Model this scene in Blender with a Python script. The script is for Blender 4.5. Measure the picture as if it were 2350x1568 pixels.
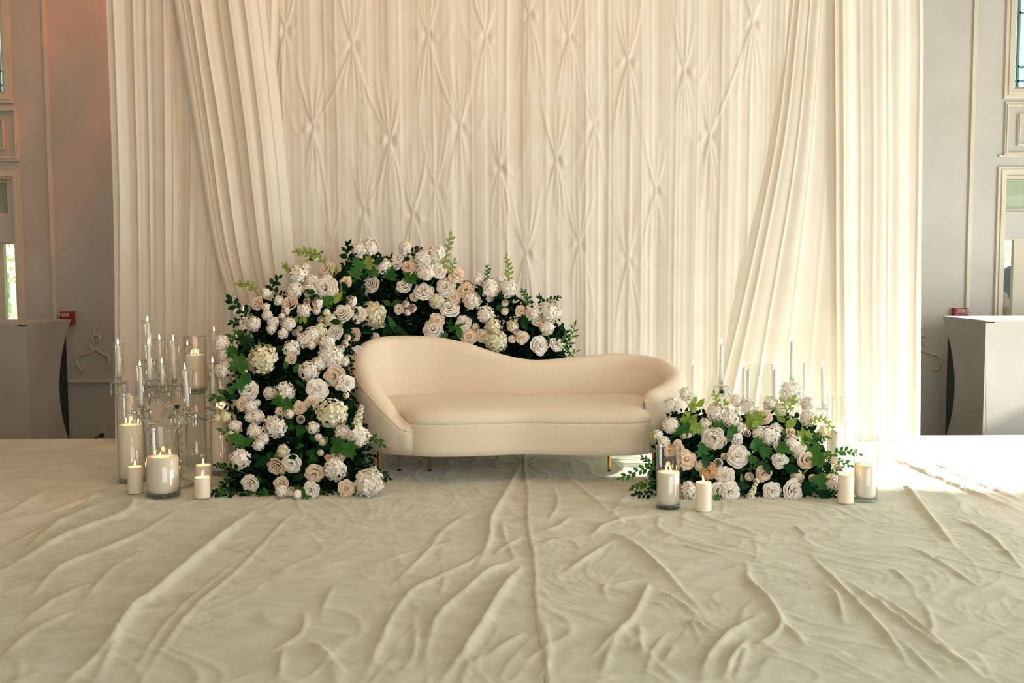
import bpy, math, random
import numpy as np
from mathutils import Vector, Matrix, Euler

for _o in list(bpy.data.objects):
    bpy.data.objects.remove(_o)
SC = bpy.context.scene
COL = SC.collection
rng = np.random.default_rng(11)
random.seed(7)

# ------------------------------------------------------------------ camera
F = 2285.0
CAM_H = 1.21
cam_d = bpy.data.cameras.new('camera')
cam_d.sensor_width = 36.0
cam_d.lens = 36.0 * F / 2350.0
cam_d.clip_end = 200
cam = bpy.data.objects.new('camera', cam_d)
cam.location = (0, 0, CAM_H)
cam.rotation_euler = (math.pi / 2 - math.atan((784 - 620) / F), 0.0040, 0)
COL.objects.link(cam)
SC.camera = cam
RM = cam.rotation_euler.to_matrix()

# ------------------------------------------------------------------ light
w = bpy.data.worlds.new('world'); SC.world = w; w.use_nodes = True
bg = w.node_tree.nodes['Background']
bg.inputs[0].default_value = (0.90, 0.98, 1.0, 1)
bg.inputs[1].default_value = 1.1

def lamp(name, typ, loc, energy, color, **kw):
    d = bpy.data.lights.new(name, typ); d.energy = energy; d.color = color
    aim = kw.pop('aim', None)
    for k, v in kw.items(): setattr(d, k, v)
    o = bpy.data.objects.new(name, d); o.location = loc
    if aim is not None:
        o.rotation_euler = (Vector(aim) - Vector(loc)).to_track_quat('-Z', 'Y').to_euler()
    COL.objects.link(o); return o

SUN_EL, SUN_AZ = math.radians(25), math.radians(6.5)
sd = Vector((-math.cos(SUN_EL) * math.cos(SUN_AZ), math.cos(SUN_EL) * math.sin(SUN_AZ), -math.sin(SUN_EL)))
sun = lamp('sun', 'SUN', (8, 4, 6), 15.0, (1.0, 0.97, 0.90), angle=math.radians(2.5))
sun.rotation_euler = sd.to_track_quat('-Z', 'Y').to_euler()
# daylight of the tall side windows nearer the camera (right wall)
lamp('window_daylight', 'AREA', (6.3, 3.8, 1.0), 350, (0.93, 1.0, 1.02), shape='RECTANGLE', size=3.4, size_y=2.4, aim=(0, 5.8, 1.5))
# added unseen fill lights: soft one behind the camera, warm one high above
lamp('front_fill', 'AREA', (2.4, -1.8, 2.0), 160, (1.0, 0.985, 0.95), shape='RECTANGLE', size=5.0, size_y=2.6, aim=(0.5, 6, 0.8))
lamp('warm_fill', 'AREA', (-0.3, 3.9, 5.1), 50, (1.0, 0.42, 0.09), shape='DISK', size=1.6, aim=(-1.4, 6.9, 2.4))
# warm red stage spot on the wall behind the drape
spot = lamp('stage_spot', 'SPOT', (-2.6, 7.9, 5.2), 175, (1.0, 0.13, 0.035), spot_size=math.radians(84), spot_blend=1.0, shadow_soft_size=0.15, aim=(-3.8, 9.3, 2.9))
spot.data.use_nodes = True      # patterned gobo in the spotlight
_nt = spot.data.node_tree; _em = _nt.nodes['Emission']
_tc = _nt.nodes.new('ShaderNodeTexCoord'); _nz = _nt.nodes.new('ShaderNodeTexNoise'); _rp = _nt.nodes.new('ShaderNodeValToRGB')
_nz.inputs['Scale'].default_value = 7.0; _nz.inputs['Detail'].default_value = 2.0
_rp.color_ramp.elements[0].position = .42; _rp.color_ramp.elements[0].color = (.35, .35, .35, 1); _rp.color_ramp.elements[1].position = .62
_nt.links.new(_tc.outputs['Normal'], _nz.inputs['Vector']); _nt.links.new(_nz.outputs['Fac'], _rp.inputs[0]); _nt.links.new(_rp.outputs[0], _em.inputs['Strength'])
SC.view_settings.view_transform = 'Standard'
SC.view_settings.look = 'None'
SC.view_settings.gamma = 1.0
SC.view_settings.use_curve_mapping = False
SC.view_settings.exposure = 0.08
SC.cycles.transparent_max_bounces = 18
SC.cycles.max_bounces = 7
SC.cycles.diffuse_bounces = 3
SC.cycles.glossy_bounces = 3

# ------------------------------------------------------------------ helpers
def ray(px, py):
    return RM @ Vector(((px - 1175) / F, (784 - py) / F, -1.0))
def at(px, py, Y):
    d = ray(px, py); t = Y / d.y
    return Vector((t * d.x, Y, CAM_H + t * d.z))
def ground(px, py, z=0.0):
    d = ray(px, py); t = (z - CAM_H) / d.z
    return Vector((t * d.x, t * d.y, z))
def pxm(Y):
    return Y / F
def lin(c):
    return tuple(((v / 255) / 12.92 if v / 255 <= 0.04045 else ((v / 255 + 0.055) / 1.055) ** 2.4) for v in c) + (1.0,)

def mesh(name, verts, faces, smooth=True):
    m = bpy.data.meshes.new(name)
    m.from_pydata([tuple(v) for v in verts], [], [tuple(f) for f in faces])
    if smooth:
        m.polygons.foreach_set('use_smooth', np.ones(len(m.polygons), bool))
    m.update()
    return m
def obj(name, me, mat=None, parent=None, loc=(0, 0, 0), rot=None, scale=None):
    if mat is not None and len(me.materials) == 0:
        me.materials.append(mat)
    o = bpy.data.objects.new(name, me)
    COL.objects.link(o)
    if parent is not None: o.parent = parent
    o.location = loc
    if rot is not None: o.rotation_euler = rot
    if scale is not None: o.scale = (scale,) * 3 if isinstance(scale, (int, float)) else scale
    return o
def tag(o, label, cat, group=None):
    o['label'] = label; o['category'] = cat
    if group: o['group'] = group
    return o
def struct(o, label=None):
    o['kind'] = 'structure'
    if label: o['label'] = label
    return o
def empty(name, loc, label, cat, group=None):
    o = bpy.data.objects.new(name, None); o.empty_display_size = 0.05
    o.location = loc; COL.objects.link(o)
    return tag(o, label, cat, group)

class MB:
    def __init__(s): s.v = []; s.f = []
    def add(s, v, f):
        b = len(s.v); s.v += [tuple(x) for x in v]; s.f += [tuple(i + b for i in q) for q in f]; return s
    def box(s, a, b):
        x0, y0, z0 = a; x1, y1, z1 = b
        v = [(x0,y0,z0),(x1,y0,z0),(x1,y1,z0),(x0,y1,z0),(x0,y0,z1),(x1,y0,z1),(x1,y1,z1),(x0,y1,z1)]
        return s.add(v, [(0,3,2,1),(4,5,6,7),(0,1,5,4),(1,2,6,5),(2,3,7,6),(3,0,4,7)])
    def lathe(s, prof, n=24, c=(0, 0, 0), caps=True):
        v = []; f = []
        for r, z in prof:
            for k in range(n):
                a = 2 * math.pi * k / n
                v.append((c[0] + r * math.cos(a), c[1] + r * math.sin(a), c[2] + z))
        m = len(prof)
        for i in range(m - 1):
            for k in range(n):
                f.append((i*n+k, i*n+(k+1)%n, (i+1)*n+(k+1)%n, (i+1)*n+k))
        if caps:
            f.append(tuple(range(n))[::-1]); f.append(tuple((m-1)*n + k for k in range(n)))
        return s.add(v, f)
    def tube(s, pts, r, n=8):
        pts = [Vector(p) for p in pts]; v = []; f = []
        rs = r if isinstance(r, (list, tuple)) else [r] * len(pts)
        up = None
        for i, p in enumerate(pts):
            d = (pts[min(i+1, len(pts)-1)] - pts[max(i-1, 0)]).normalized()
            if up is None:
                up = Vector((0, 0, 1)) if abs(d.z) < .9 else Vector((1, 0, 0))
            u = d.cross(up)
            if u.length < 1e-5: u = d.cross(Vector((0.3, 1, 0.2)))
            u.normalize(); q = u.cross(d)
            up = q
            for k in range(n):
                a = 2 * math.pi * k / n
                v.append(p + u * (rs[i] * math.cos(a)) + q * (rs[i] * math.sin(a)))
        for i in range(len(pts) - 1):
            for k in range(n):
                f.append((i*n+k, i*n+(k+1)%n, (i+1)*n+(k+1)%n, (i+1)*n+k))
        f.append(tuple(range(n))[::-1]); f.append(tuple((len(pts)-1)*n + k for k in range(n)))
        return s.add(v, f)
    def mesh(s, name, smooth=True): return mesh(name, s.v, s.f, smooth)

def grid_faces(nu, nv):
    i = np.arange(nu * nv).reshape(nv, nu)
    q = np.stack([i[:-1, :-1], i[:-1, 1:], i[1:, 1:], i[1:, :-1]], -1).reshape(-1, 4)
    return q
def grid_mesh(name, P):
    """P: (nv, nu, 3)"""
    nv, nu, _ = P.shape
    m = bpy.data.meshes.new(name)
    q = grid_faces(nu, nv)
    m.vertices.add(nu * nv); m.vertices.foreach_set('co', P.reshape(-1).astype(np.float32))
    m.loops.add(q.size); m.loops.foreach_set('vertex_index', q.reshape(-1).astype(np.int32))
    m.polygons.add(len(q)); m.polygons.foreach_set('loop_start', np.arange(0, q.size, 4, dtype=np.int32))
    m.polygons.foreach_set('use_smooth', np.ones(len(q), bool))
    m.update(calc_edges=True); m.validate()
    return m
def catmull(pts, n):
    P = np.array(pts, float); P = np.vstack([2*P[0]-P[1], P, 2*P[-1]-P[-2]])
    seg = len(P) - 3; out = []
    for t in np.linspace(0, seg - 1e-9, n):
        i = int(t); u = t - i
        a, b, c, d = P[i], P[i+1], P[i+2], P[i+3]
        out.append(0.5 * (2*b + (c-a)*u + (2*a-5*b+4*c-d)*u*u + (3*b-a-3*c+d)*u**3))
    return np.array(out)
def sstep(a, b, x):
    t = np.clip((np.asarray(x, float) - a) / (b - a), 0, 1); return t * t * (3 - 2 * t)
def vnoise(x, y, seed=0):
    """smooth 2-D value noise in [-1,1]"""
    g = np.random.default_rng(seed).uniform(-1, 1, (256, 256))
    xi = np.floor(x).astype(int); yi = np.floor(y).astype(int)
    u = x - xi; v = y - yi; u = u*u*(3-2*u); v = v*v*(3-2*v)
    A = g[yi % 256, xi % 256]; B = g[yi % 256, (xi+1) % 256]; C = g[(yi+1) % 256, xi % 256]; D = g[(yi+1) % 256, (xi+1) % 256]
    return (A*(1-u)+B*u)*(1-v) + (C*(1-u)+D*u)*v

# ------------------------------------------------------------------ materials
def nodes(name):
    m = bpy.data.materials.new(name); m.use_nodes = True
    nt = m.node_tree; nt.nodes.clear()
    out = nt.nodes.new('ShaderNodeOutputMaterial')
    return m, nt, out
def N(nt, t, **kw):
    n = nt.nodes.new(t)
    for k, v in kw.items(): setattr(n, k, v)
    return n
def noise_col(nt, c1, c2, scale, detail=4, lo=.35, hi=.65, coord='Object'):
    tc = N(nt, 'ShaderNodeTexCoord'); nz = N(nt, 'ShaderNodeTexNoise')
    nz.inputs['Scale'].default_value = scale; nz.inputs['Detail'].default_value = detail
    nt.links.new(tc.outputs[coord], nz.inputs['Vector'])
    r = N(nt, 'ShaderNodeValToRGB')
    r.color_ramp.elements[0].position = lo; r.color_ramp.elements[0].color = c1
    r.color_ramp.elements[1].position = hi; r.color_ramp.elements[1].color = c2
    nt.links.new(nz.outputs['Fac'], r.inputs[0])
    return r.outputs[0], tc
def bump(nt, tc, scale, strength, dist=0.002, coord='Object', detail=3):
    nz = N(nt, 'ShaderNodeTexNoise'); nz.inputs['Scale'].default_value = scale; nz.inputs['Detail'].default_value = detail
    nt.links.new(tc.outputs[coord], nz.inputs['Vector'])
    b = N(nt, 'ShaderNodeBump'); b.inputs['Strength'].default_value = strength; b.inputs['Distance'].default_value = dist
    nt.links.new(nz.outputs['Fac'], b.inputs['Height'])
    return b.outputs[0]
def pbr(name, c1, c2=None, scale=6, rough=.6, metal=0, spec=.4, bmp=None, sheen=0, sss=0, detail=4):
    m, nt, out = nodes(name); c2 = c2 or c1
    p = N(nt, 'ShaderNodeBsdfPrincipled')
    col, tc = noise_col(nt, c1, c2, scale, detail)
    nt.links.new(col, p.inputs['Base Color'])
    p.inputs['Roughness'].default_value = rough; p.inputs['Metallic'].default_value = metal
    p.inputs['Specular IOR Level'].default_value = spec
    p.inputs['Sheen Weight'].default_value = sheen
    if bmp: nt.links.new(bump(nt, tc, *bmp), p.inputs['Normal'])
    nt.links.new(p.outputs[0], out.inputs[0])
    return m
def cloth(name, c1, c2, scale, trans=.3, tcol=None, bmp=None, gloss=0.0):
    """thin fabric or petal or leaf: diffuse + translucent"""
    m, nt, out = nodes(name)
    col, tc = noise_col(nt, c1, c2, scale)
    d = N(nt, 'ShaderNodeBsdfDiffuse'); t = N(nt, 'ShaderNodeBsdfTranslucent')
    nt.links.new(col, d.inputs[0])
    if tcol: t.inputs[0].default_value = tcol
    else: nt.links.new(col, t.inputs[0])
    mx = N(nt, 'ShaderNodeMixShader'); mx.inputs[0].default_value = trans
    nt.links.new(d.outputs[0], mx.inputs[1]); nt.links.new(t.outputs[0], mx.inputs[2])
    last = mx
    if gloss:
        g = N(nt, 'ShaderNodeBsdfGlossy'); g.inputs['Roughness'].default_value = .35
        m2 = N(nt, 'ShaderNodeMixShader'); m2.inputs[0].default_value = gloss
        nt.links.new(mx.outputs[0], m2.inputs[1]); nt.links.new(g.outputs[0], m2.inputs[2]); last = m2
    if bmp:
        b = bump(nt, tc, *bmp)
        nt.links.new(b, d.inputs['Normal'])
    nt.links.new(last.outputs[0], out.inputs[0])
    return m
def glass(name, tint=(.975, .985, .98, 1), rough=.02, ior=1.45, boost=1.0):
    """thin clear glass: see-through with Fresnel reflections"""
    m, nt, out = nodes(name)
    t = N(nt, 'ShaderNodeBsdfTransparent'); t.inputs[0].default_value = tint
    g = N(nt, 'ShaderNodeBsdfGlossy'); g.inputs['Roughness'].default_value = rough
    fr = N(nt, 'ShaderNodeLayerWeight'); fr.inputs[0].default_value = .5
    pw = N(nt, 'ShaderNodeMath', operation='POWER'); pw.inputs[1].default_value = 5.0 / ior * 1.3
    nt.links.new(fr.outputs['Facing'], pw.inputs[0])
    mul = N(nt, 'ShaderNodeMath', operation='MULTIPLY_ADD'); mul.inputs[1].default_value = .55 * boost; mul.inputs[2].default_value = .035 * boost; mul.use_clamp = True
    nt.links.new(pw.outputs[0], mul.inputs[0])
    mx = N(nt, 'ShaderNodeMixShader')
    nt.links.new(mul.outputs[0], mx.inputs[0]); nt.links.new(t.outputs[0], mx.inputs[1]); nt.links.new(g.outputs[0], mx.inputs[2])
    nt.links.new(mx.outputs[0], out.inputs[0])
    return m
def emit(name, c, s):
    m, nt, out = nodes(name)
    e = N(nt, 'ShaderNodeEmission'); e.inputs[0].default_value = c; e.inputs[1].default_value = s
    nt.links.new(e.outputs[0], out.inputs[0]); return m

M = {}
M['wall'] = pbr('wall_paint', lin((204, 200, 190)), lin((196, 192, 182)), 2.0, .85, bmp=(60, .15))
M['trim'] = pbr('trim_paint', lin((222, 213, 192)), lin((214, 204, 182)), 3.0, .6)
M['ceiling'] = pbr('ceiling_paint', lin((214, 208, 196)), lin((208, 202, 190)), 1.0, .9)
M['floor'] = pbr('hall_floor', lin((112, 102, 90)), lin((98, 90, 78)), 3.0, .5)
M['stage'] = pbr('stage_skirt_white', lin((232, 226, 206)), lin((222, 214, 192)), 3.0, .8, bmp=(90, .2))
M['velvet'] = pbr('floor_velvet', lin((202, 203, 180)), lin((188, 188, 164)), 9.0, .8, spec=.15, bmp=(14, .35, .01), sheen=.25, detail=6)
M['velvet2'] = pbr('side_velvet', lin((220, 214, 194)), lin((208, 202, 180)), 7.0, .8, spec=.15, bmp=(14, .35, .01), sheen=.2, detail=6)
M['drape'] = cloth('ivory_voile', lin((244, 239, 226)), lin((241, 234, 219)), 5.0, .30)
M['boucle'] = pbr('cream_boucle', lin((236, 223, 200)), lin((228, 214, 190)), 260.0, .9, spec=.1, bmp=(420, .5, .003), sheen=.3, detail=5)
M['piping'] = pbr('cream_piping', lin((228, 207, 176)), lin((220, 198, 166)), 40.0, .85)
M['gold'] = pbr('brushed_gold', lin((214, 176, 98)), lin((196, 156, 82)), 30, .22, metal=1)
M['dark_metal'] = pbr('dark_metal', lin((52, 46, 40)), lin((40, 36, 32)), 20, .4, metal=.7)
M['grey_metal'] = pbr('grey_metal', lin((150, 146, 134)), lin((136, 132, 120)), 20, .4, metal=.5)
M['spandex'] = pbr('white_spandex', lin((172, 169, 160)), lin((164, 161, 152)), 2.5, .7, sheen=.1)
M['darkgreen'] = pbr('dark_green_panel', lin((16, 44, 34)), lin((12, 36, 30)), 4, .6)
M['wax'] = pbr('ivory_wax', lin((244, 232, 210)), lin((238, 224, 200)), 90, .5, bmp=(160, .25))
M['wax_sand'] = pbr('granulated_wax', lin((250, 240, 222)), lin((240, 228, 208)), 300, .8, bmp=(500, .5, .002))
M['taper'] = pbr('white_taper_wax', lin((236, 232, 222)), lin((228, 224, 212)), 30, .4)
M['wick'] = pbr('burnt_wick', lin((30, 24, 20)), None, 5, .9)
M['flame'] = emit('candle_flame', (1.0, 0.55, 0.18, 1), 14.0)
M['glass'] = glass('clear_glass', boost=2.0)
M['glass_base'] = glass('thick_glass_base', tint=(.62, .69, .65, 1), ior=1.5, boost=1.4)
M['crystal'] = glass('cut_crystal', tint=(.88, .91, .90, 1), rough=.05, ior=2.2, boost=3.2)
M['red'] = pbr('fire_box_red', lin((168, 40, 34)), lin((150, 32, 28)), 8, .4)
M['white_print'] = pbr('white_print', lin((240, 232, 220)), None, 5, .6)
M['black'] = pbr('black_plastic', lin((24, 24, 24)), lin((18, 18, 18)), 5, .5)
M['outlet'] = pbr('outlet_plastic', lin((214, 204, 186)), None, 5, .5)
M['petal_white'] = cloth('white_petal', lin((253, 250, 241)), lin((249, 242, 226)), 40, .18)
M['petal_cream'] = cloth('cream_petal', lin((250, 246, 222)), lin((236, 231, 192)), 30, .18)
M['petal_peach'] = cloth('peach_petal', lin((252, 238, 216)), lin((247, 222, 192)), 30, .18)
M['petal_blush'] = cloth('blush_petal', lin((253, 245, 230)), lin((249, 234, 212)), 30, .18)
M['petal_orange'] = cloth('apricot_petal', lin((240, 204, 164)), lin((232, 184, 138)), 30, .25)
M['leaf_dark'] = cloth('dark_green_leaf', lin((24, 66, 34)), lin((14, 46, 24)), 20, .2, gloss=.006)
M['leaf_mid'] = cloth('mid_green_leaf', lin((60, 112, 48)), lin((36, 84, 36)), 20, .3, tcol=lin((120, 170, 60)), gloss=.008)
M['leaf_lime'] = cloth('lime_green_leaf', lin((150, 172, 84)), lin((112, 146, 60)), 20, .35, tcol=lin((190, 210, 100)), gloss=.008)
M['leaf_pale'] = cloth('pale_garden_leaf', lin((214, 214, 170)), lin((186, 192, 140)), 3, .4)
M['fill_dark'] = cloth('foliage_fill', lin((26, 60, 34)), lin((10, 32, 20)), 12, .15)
M['core'] = pbr('dark_core', lin((12, 26, 16)), lin((6, 14, 10)), 20, 1.0, spec=0)  # near-black: the shade between leaves is put into this colour
M['stem'] = pbr('green_stem', lin((74, 104, 52)), lin((56, 84, 40)), 20, .6)
M['ground_out'] = pbr('lawn_outside', lin((214, 212, 186)), lin((176, 184, 140)), 1.5, .9)
M['hair'] = pbr('dark_hair', lin((34, 24, 20)), lin((22, 16, 14)), 30, .5)
M['skin'] = pbr('skin', lin((214, 160, 124)), lin((204, 150, 114)), 8, .6)
M['blouse'] = pbr('beige_blouse', lin((186, 152, 128)), lin((170, 134, 110)), 8, .8)
M['pane'] = glass('window_pane', tint=(.92, .97, .95, 1), boost=.12)
M['blind'] = pbr('cream_blind', lin((206, 198, 172)), lin((196, 188, 162)), 4, .8)
M['teal_mullion'] = pbr('teal_mullion', lin((110, 160, 150)), None, 5, .5)

# ------------------------------------------------------------------ the hall
LOWZ = -0.42
YB = 9.3           # back wall plane
o = obj('floor', MB().box((-9, -3, LOWZ - .1), (9, YB + .3, LOWZ)).mesh('floor', False), M['floor']); struct(o, 'brown hall floor below the stage')
o = obj('ceiling', MB().box((-9, -3, 5.6), (9, YB + .3, 5.8)).mesh('ceiling', False), M['ceiling']); struct(o)

def wx(px, py=500, Y=YB): return at(px, py, Y).x
def wz(px, py, Y=YB): return at(px, py, Y).z
# openings in the back wall, per side: upper window, transom, door
def wall_with_openings(name, x0, x1, ops, z0, z1, y0, y1, mat):
    xs = sorted({x0, x1, *[a for op in ops for a in (op[0], op[1])]})
    zs = sorted({z0, z1, *[a for op in ops for a in (op[2], op[3])]})
    b = MB()
    for i in range(len(xs) - 1):
        for j in range(len(zs) - 1):
            cx = (xs[i] + xs[i+1]) / 2; cz = (zs[j] + zs[j+1]) / 2
            if any(a < cx < c and d < cz < e for a, c, d, e in ops): continue
            b.box((xs[i], y0, zs[j]), (xs[i+1], y1, zs[j+1]))
    return struct(obj(name, b.mesh(name, False), mat))
ZU0, ZU1 = wz(2340, 205), 4.9
ZT0, ZT1 = wz(2340, 486), wz(2340, 402)
ZD0, ZD1 = LOWZ, wz(2330, 546)
RXU, RXL = wx(2328, 100), wx(2301, 600)
LXU, LXL = wx(5, 100), wx(38, 600)
W_OUT = 1.5
ops = [(RXU, RXU + W_OUT, ZU0, ZU1), (RXL, RXL + W_OUT, ZT0, ZT1), (RXL, RXL + W_OUT, ZD0, ZD1),
       (LXU - W_OUT, LXU, ZU0, ZU1), (LXL - W_OUT, LXL - .06, ZT0, ZT1), (LXL - W_OUT, LXL, ZD0, ZD1)]
wall_with_openings('wall_back', -9, 9, ops, LOWZ, 5.7, YB, YB + .22, M['wall'])

def frame_ring(b, x0, x1, z0, z1, y0, y1, t):
    b.box((x0 - t, y0, z0 - t), (x0, y1, z1 + t)); b.box((x1, y0, z0 - t), (x1 + t, y1, z1 + t))
    b.box((x0, y0, z0 - t), (x1, y1, z0)); b.box((x0, y0, z1), (x1, y1, z1 + t))
def moulding(name, x0, x1, z0, z1, t, d=.03):
    b = MB(); frame_ring(b, x0, x1, z0, z1, YB - d, YB, t); frame_ring(b, x0 - t*.3, x1 + t*.3, z0 - t*.3, z1 + t*.3, YB - d*1.5, YB, t*.35)
    return struct(obj(name, b.mesh(name, False), M['trim']))
kk = 0
for sgn, xu, xl in ((1, RXU, RXL), (-1, LXU, LXL)):
    xa, xb = (xu, xu + W_OUT) if sgn > 0 else (xu - W_OUT, xu)
    la, lb = (xl, xl + W_OUT) if sgn > 0 else (xl - W_OUT, xl)
    kk += 1; moulding('trim_%d' % kk, xa, xb, ZU0, ZU1, .09)
    kk += 1; moulding('trim_%d' % kk, la, lb, LOWZ + .02, ZT1, .075)
    # recessed panel between the windows
    px0 = 2311 if sgn > 0 else 36
    pa, pb = (wx(px0, 300), wx(px0, 300) + W_OUT) if sgn > 0 else (wx(px0, 300) - W_OUT, wx(px0, 300))
    kk += 1; moulding('trim_%d' % kk, pa, pb, wz(2300, 350), wz(2300, 247), .03)
    kk += 1; moulding('trim_%d' % kk, pa + .11 if sgn > 0 else pa, pb if sgn > 0 else pb - .11, wz(2300, 330), wz(2300, 268), .022)
    # ledges between storeys
    kk += 1
    e0, e1 = (pa - .035, 9) if sgn > 0 else (-9, pb + .035)
    struct(obj('trim_%d' % kk, MB().box((e0, YB - .03, wz(2300, 239)), (e1, YB, wz(2300, 235))).box((e0 - .04*sgn, YB - .03, wz(2300, 361)), (e1, YB, wz(2300, 357))).mesh('trim', False), M['trim']))
    # vertical panel strip beside the windows
    xs_ = wx(2224, 500) if sgn > 0 else wx(121, 500)
    kk += 1
    struct(obj('trim_%d' % kk, MB().box((xs_ - .018, YB - .03, LOWZ), (xs_ + .018, YB, 5.5)).mesh('trim', False), M['trim']))
    # the windows themselves
    i = 1 if sgn > 0 else 3
    wn = struct(obj('window_%d' % i, (lambda b: (frame_ring(b, xa + .03, xb - .03, ZU0 + .03, ZU1 - .03, YB + .06, YB + .12, .03), b)[1])(MB()).mesh('window', False), M['trim']))
    obj('pane', MB().box((xa + .03, YB + .085, ZU0 + .03), (xb - .03, YB + .095, ZU1 - .03)).mesh('pane', False), M['pane'], wn)
    for k in range(4):
        x = (xa + .08 + k * .42) if sgn > 0 else (xb - .08 - k * .42)
        obj('muntin', MB().box((x - .008, YB + .075, ZU0 + .03), (x + .008, YB + .105, ZU1 - .03)).mesh('muntin', False), M['teal_mullion'], wn)
    for k in range(5):
        z = ZU0 + .09 + (k // 2) * .62 + (k % 2) * .13
        obj('muntin', MB().box((xa + .03, YB + .075, z - .008), (xb - .03, YB + .105, z + .008)).mesh('muntin', False), M['teal_mullion'], wn)
    tb = lb - .06 if sgn < 0 else lb
    tr = struct(obj('window_%d' % (i + 1), (lambda b: (frame_ring(b, la + .03, tb - .03, ZT0 + .03, ZT1 - .03, YB + .05, YB + .12, .03), b)[1])(MB()).mesh('window', False), M['trim']))
    obj('pane', MB().box((la + .03, YB + .08, ZT0 + .03), (tb - .03, YB + .09, ZT1 - .03)).mesh('pane', False), M['pane'], tr)
    obj('blind', MB().box((la + .03, YB + .12, ZT0 + .03), (tb - .03, YB + .13, ZT1 - .03)).mesh('blind', False), M['blind'], tr)
    # glazed door, slightly open so its stile shows
    dn = struct(obj('door_%d' % (1 if sgn > 0 else 2), (lambda b: (frame_ring(b, la + .02, lb - .02, ZD0 + .02, ZD1 - .02, YB + .04, YB + .14, .02), b)[1])(MB()).mesh('door', False), M['trim']))
    sx = wx(2331, 640) if sgn > 0 else wx(4, 640)
    s0, s1 = (sx, sx + .12) if sgn > 0 else (sx - .12, sx)
    obj('door_stile', MB().box((s0, YB + .05, ZD0 + .02), (s1, YB + .10, ZD1 - .02)).mesh('door_stile', False), M['trim'], dn)
    obj('pane', MB().box((la + .02, YB + .07, ZD0 + .02), (lb - .02, YB + .078, ZD1 - .02)).mesh('pane', False), M['pane'], dn)
    # chair rail and plaster scroll low on the wall
    kk += 1
    r0, r1 = (wx(2090, 880), wx(2140, 880)) if sgn > 0 else (-4.2, -1.5)
    if sgn < 0:
        struct(obj('trim_%d' % kk, MB().box((-4.2, YB - .025, wz(220, 877)), (-1.5, YB, wz(220, 871))).mesh('trim', False), M['trim']))
def scroll_relief(cx, name, label, flip=1):
    b = MB(); p = lambda x, y: (at(cx + flip * x, y, YB - .008))
    curves = [[(-33,845),(-38,830),(-30,815),(-15,812),(0,806),(6,800)], [(6,800),(20,812),(34,818),(36,834),(28,846)], [(0,806),(-6,795),(2,786),(-4,776),(4,768)],
              [(4,768),(14,772),(12,782),(4,780)], [(-33,845),(-26,850),(-22,844)], [(4,768),(2,756),(8,750)]]
    for c in curves:
        q = catmull([tuple(p(x, y)) for x, y in c], 14)
        b.tube(q, .010, 6)
    return tag(obj(name, b.mesh(name), M['trim']), label, 'wall ornament')
scroll_relief(214, 'plaster_scroll', 'cream plaster scroll relief on the dim wall beside the black gap')
scroll_relief(2121, 'plaster_scroll', 'cream plaster scroll relief half hidden by the bright drape edge', -1)

# right side wall with the tall window the sun comes through, left side wall
tb_ = math.tan(SUN_EL) / math.cos(SUN_AZ)
XR = 6.4
LINT = (XR - 0.35) * tb_
YJ = 5.36 - (XR - 2.2) * math.tan(SUN_AZ)
b = MB(); b.box((XR, YJ - 9, LOWZ), (XR + .2, YJ, 5.7)); b.box((XR, YJ, LINT), (XR + .2, YB + .2, 5.7)); b.box((XR, 7.2, LOWZ), (XR + .2, 7.4, LINT)); b.box((XR, 7.4, LOWZ), (XR + .2, YB, 1.16)); b.box((XR, YB - .6, LOWZ), (XR + .2, YB + .2, LINT))
struct(obj('wall_right', b.mesh('wall_right', False), M['wall']))
struct(obj('wall_left', MB().box((-6.6, 0, LOWZ), (-6.4, YB + .2, 5.7)).mesh('wall_left', False), M['wall']))

struct(obj('wall_front', MB().box((-6.6, -3.0, LOWZ), (6.6, -2.8, 5.7)).mesh('wall_front', False), M['wall']))

# outside, through the doors
struct(obj('lawn', mesh('lawn', [(-30, YB + .3, LOWZ - .05), (30, YB + .3, LOWZ - .05), (30, 13, LOWZ - .05), (-30, 13, LOWZ - .05), (30, 45, 7), (-30, 45, 7)], [(0, 1, 2, 3), (3, 2, 4, 5)], False), M['ground_out']), 'sunlit pale lawn outside the back doors')['kind'] = 'structure'

struct(obj('wall_sun_block', MB().box((7.6, YB + .3, LOWZ - .05), (7.8, 15, 4.2)).mesh('wall_sun_block', False), M['wall']), 'added pale wall keeping sun off the person outside')  # wall added to block the sun so the person stays in shade

# ------------------------------------------------------------------ stage
YS = ground(1175, 1007).y         # back edge of the stage
YC = ground(1175, 1029).y         # back edge of the floor cloths
st = struct(obj('stage_floor', MB().box((-6.2, -1, LOWZ), (6.2, YS, -.006)).mesh('stage_floor', False), M['stage']))
struct(obj('trim_90', MB().box((-6.2, YC + .012, -.006), (6.2, YS, .012)).mesh('trim', False), M['stage']), 'white board along the back edge of the stage')

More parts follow.
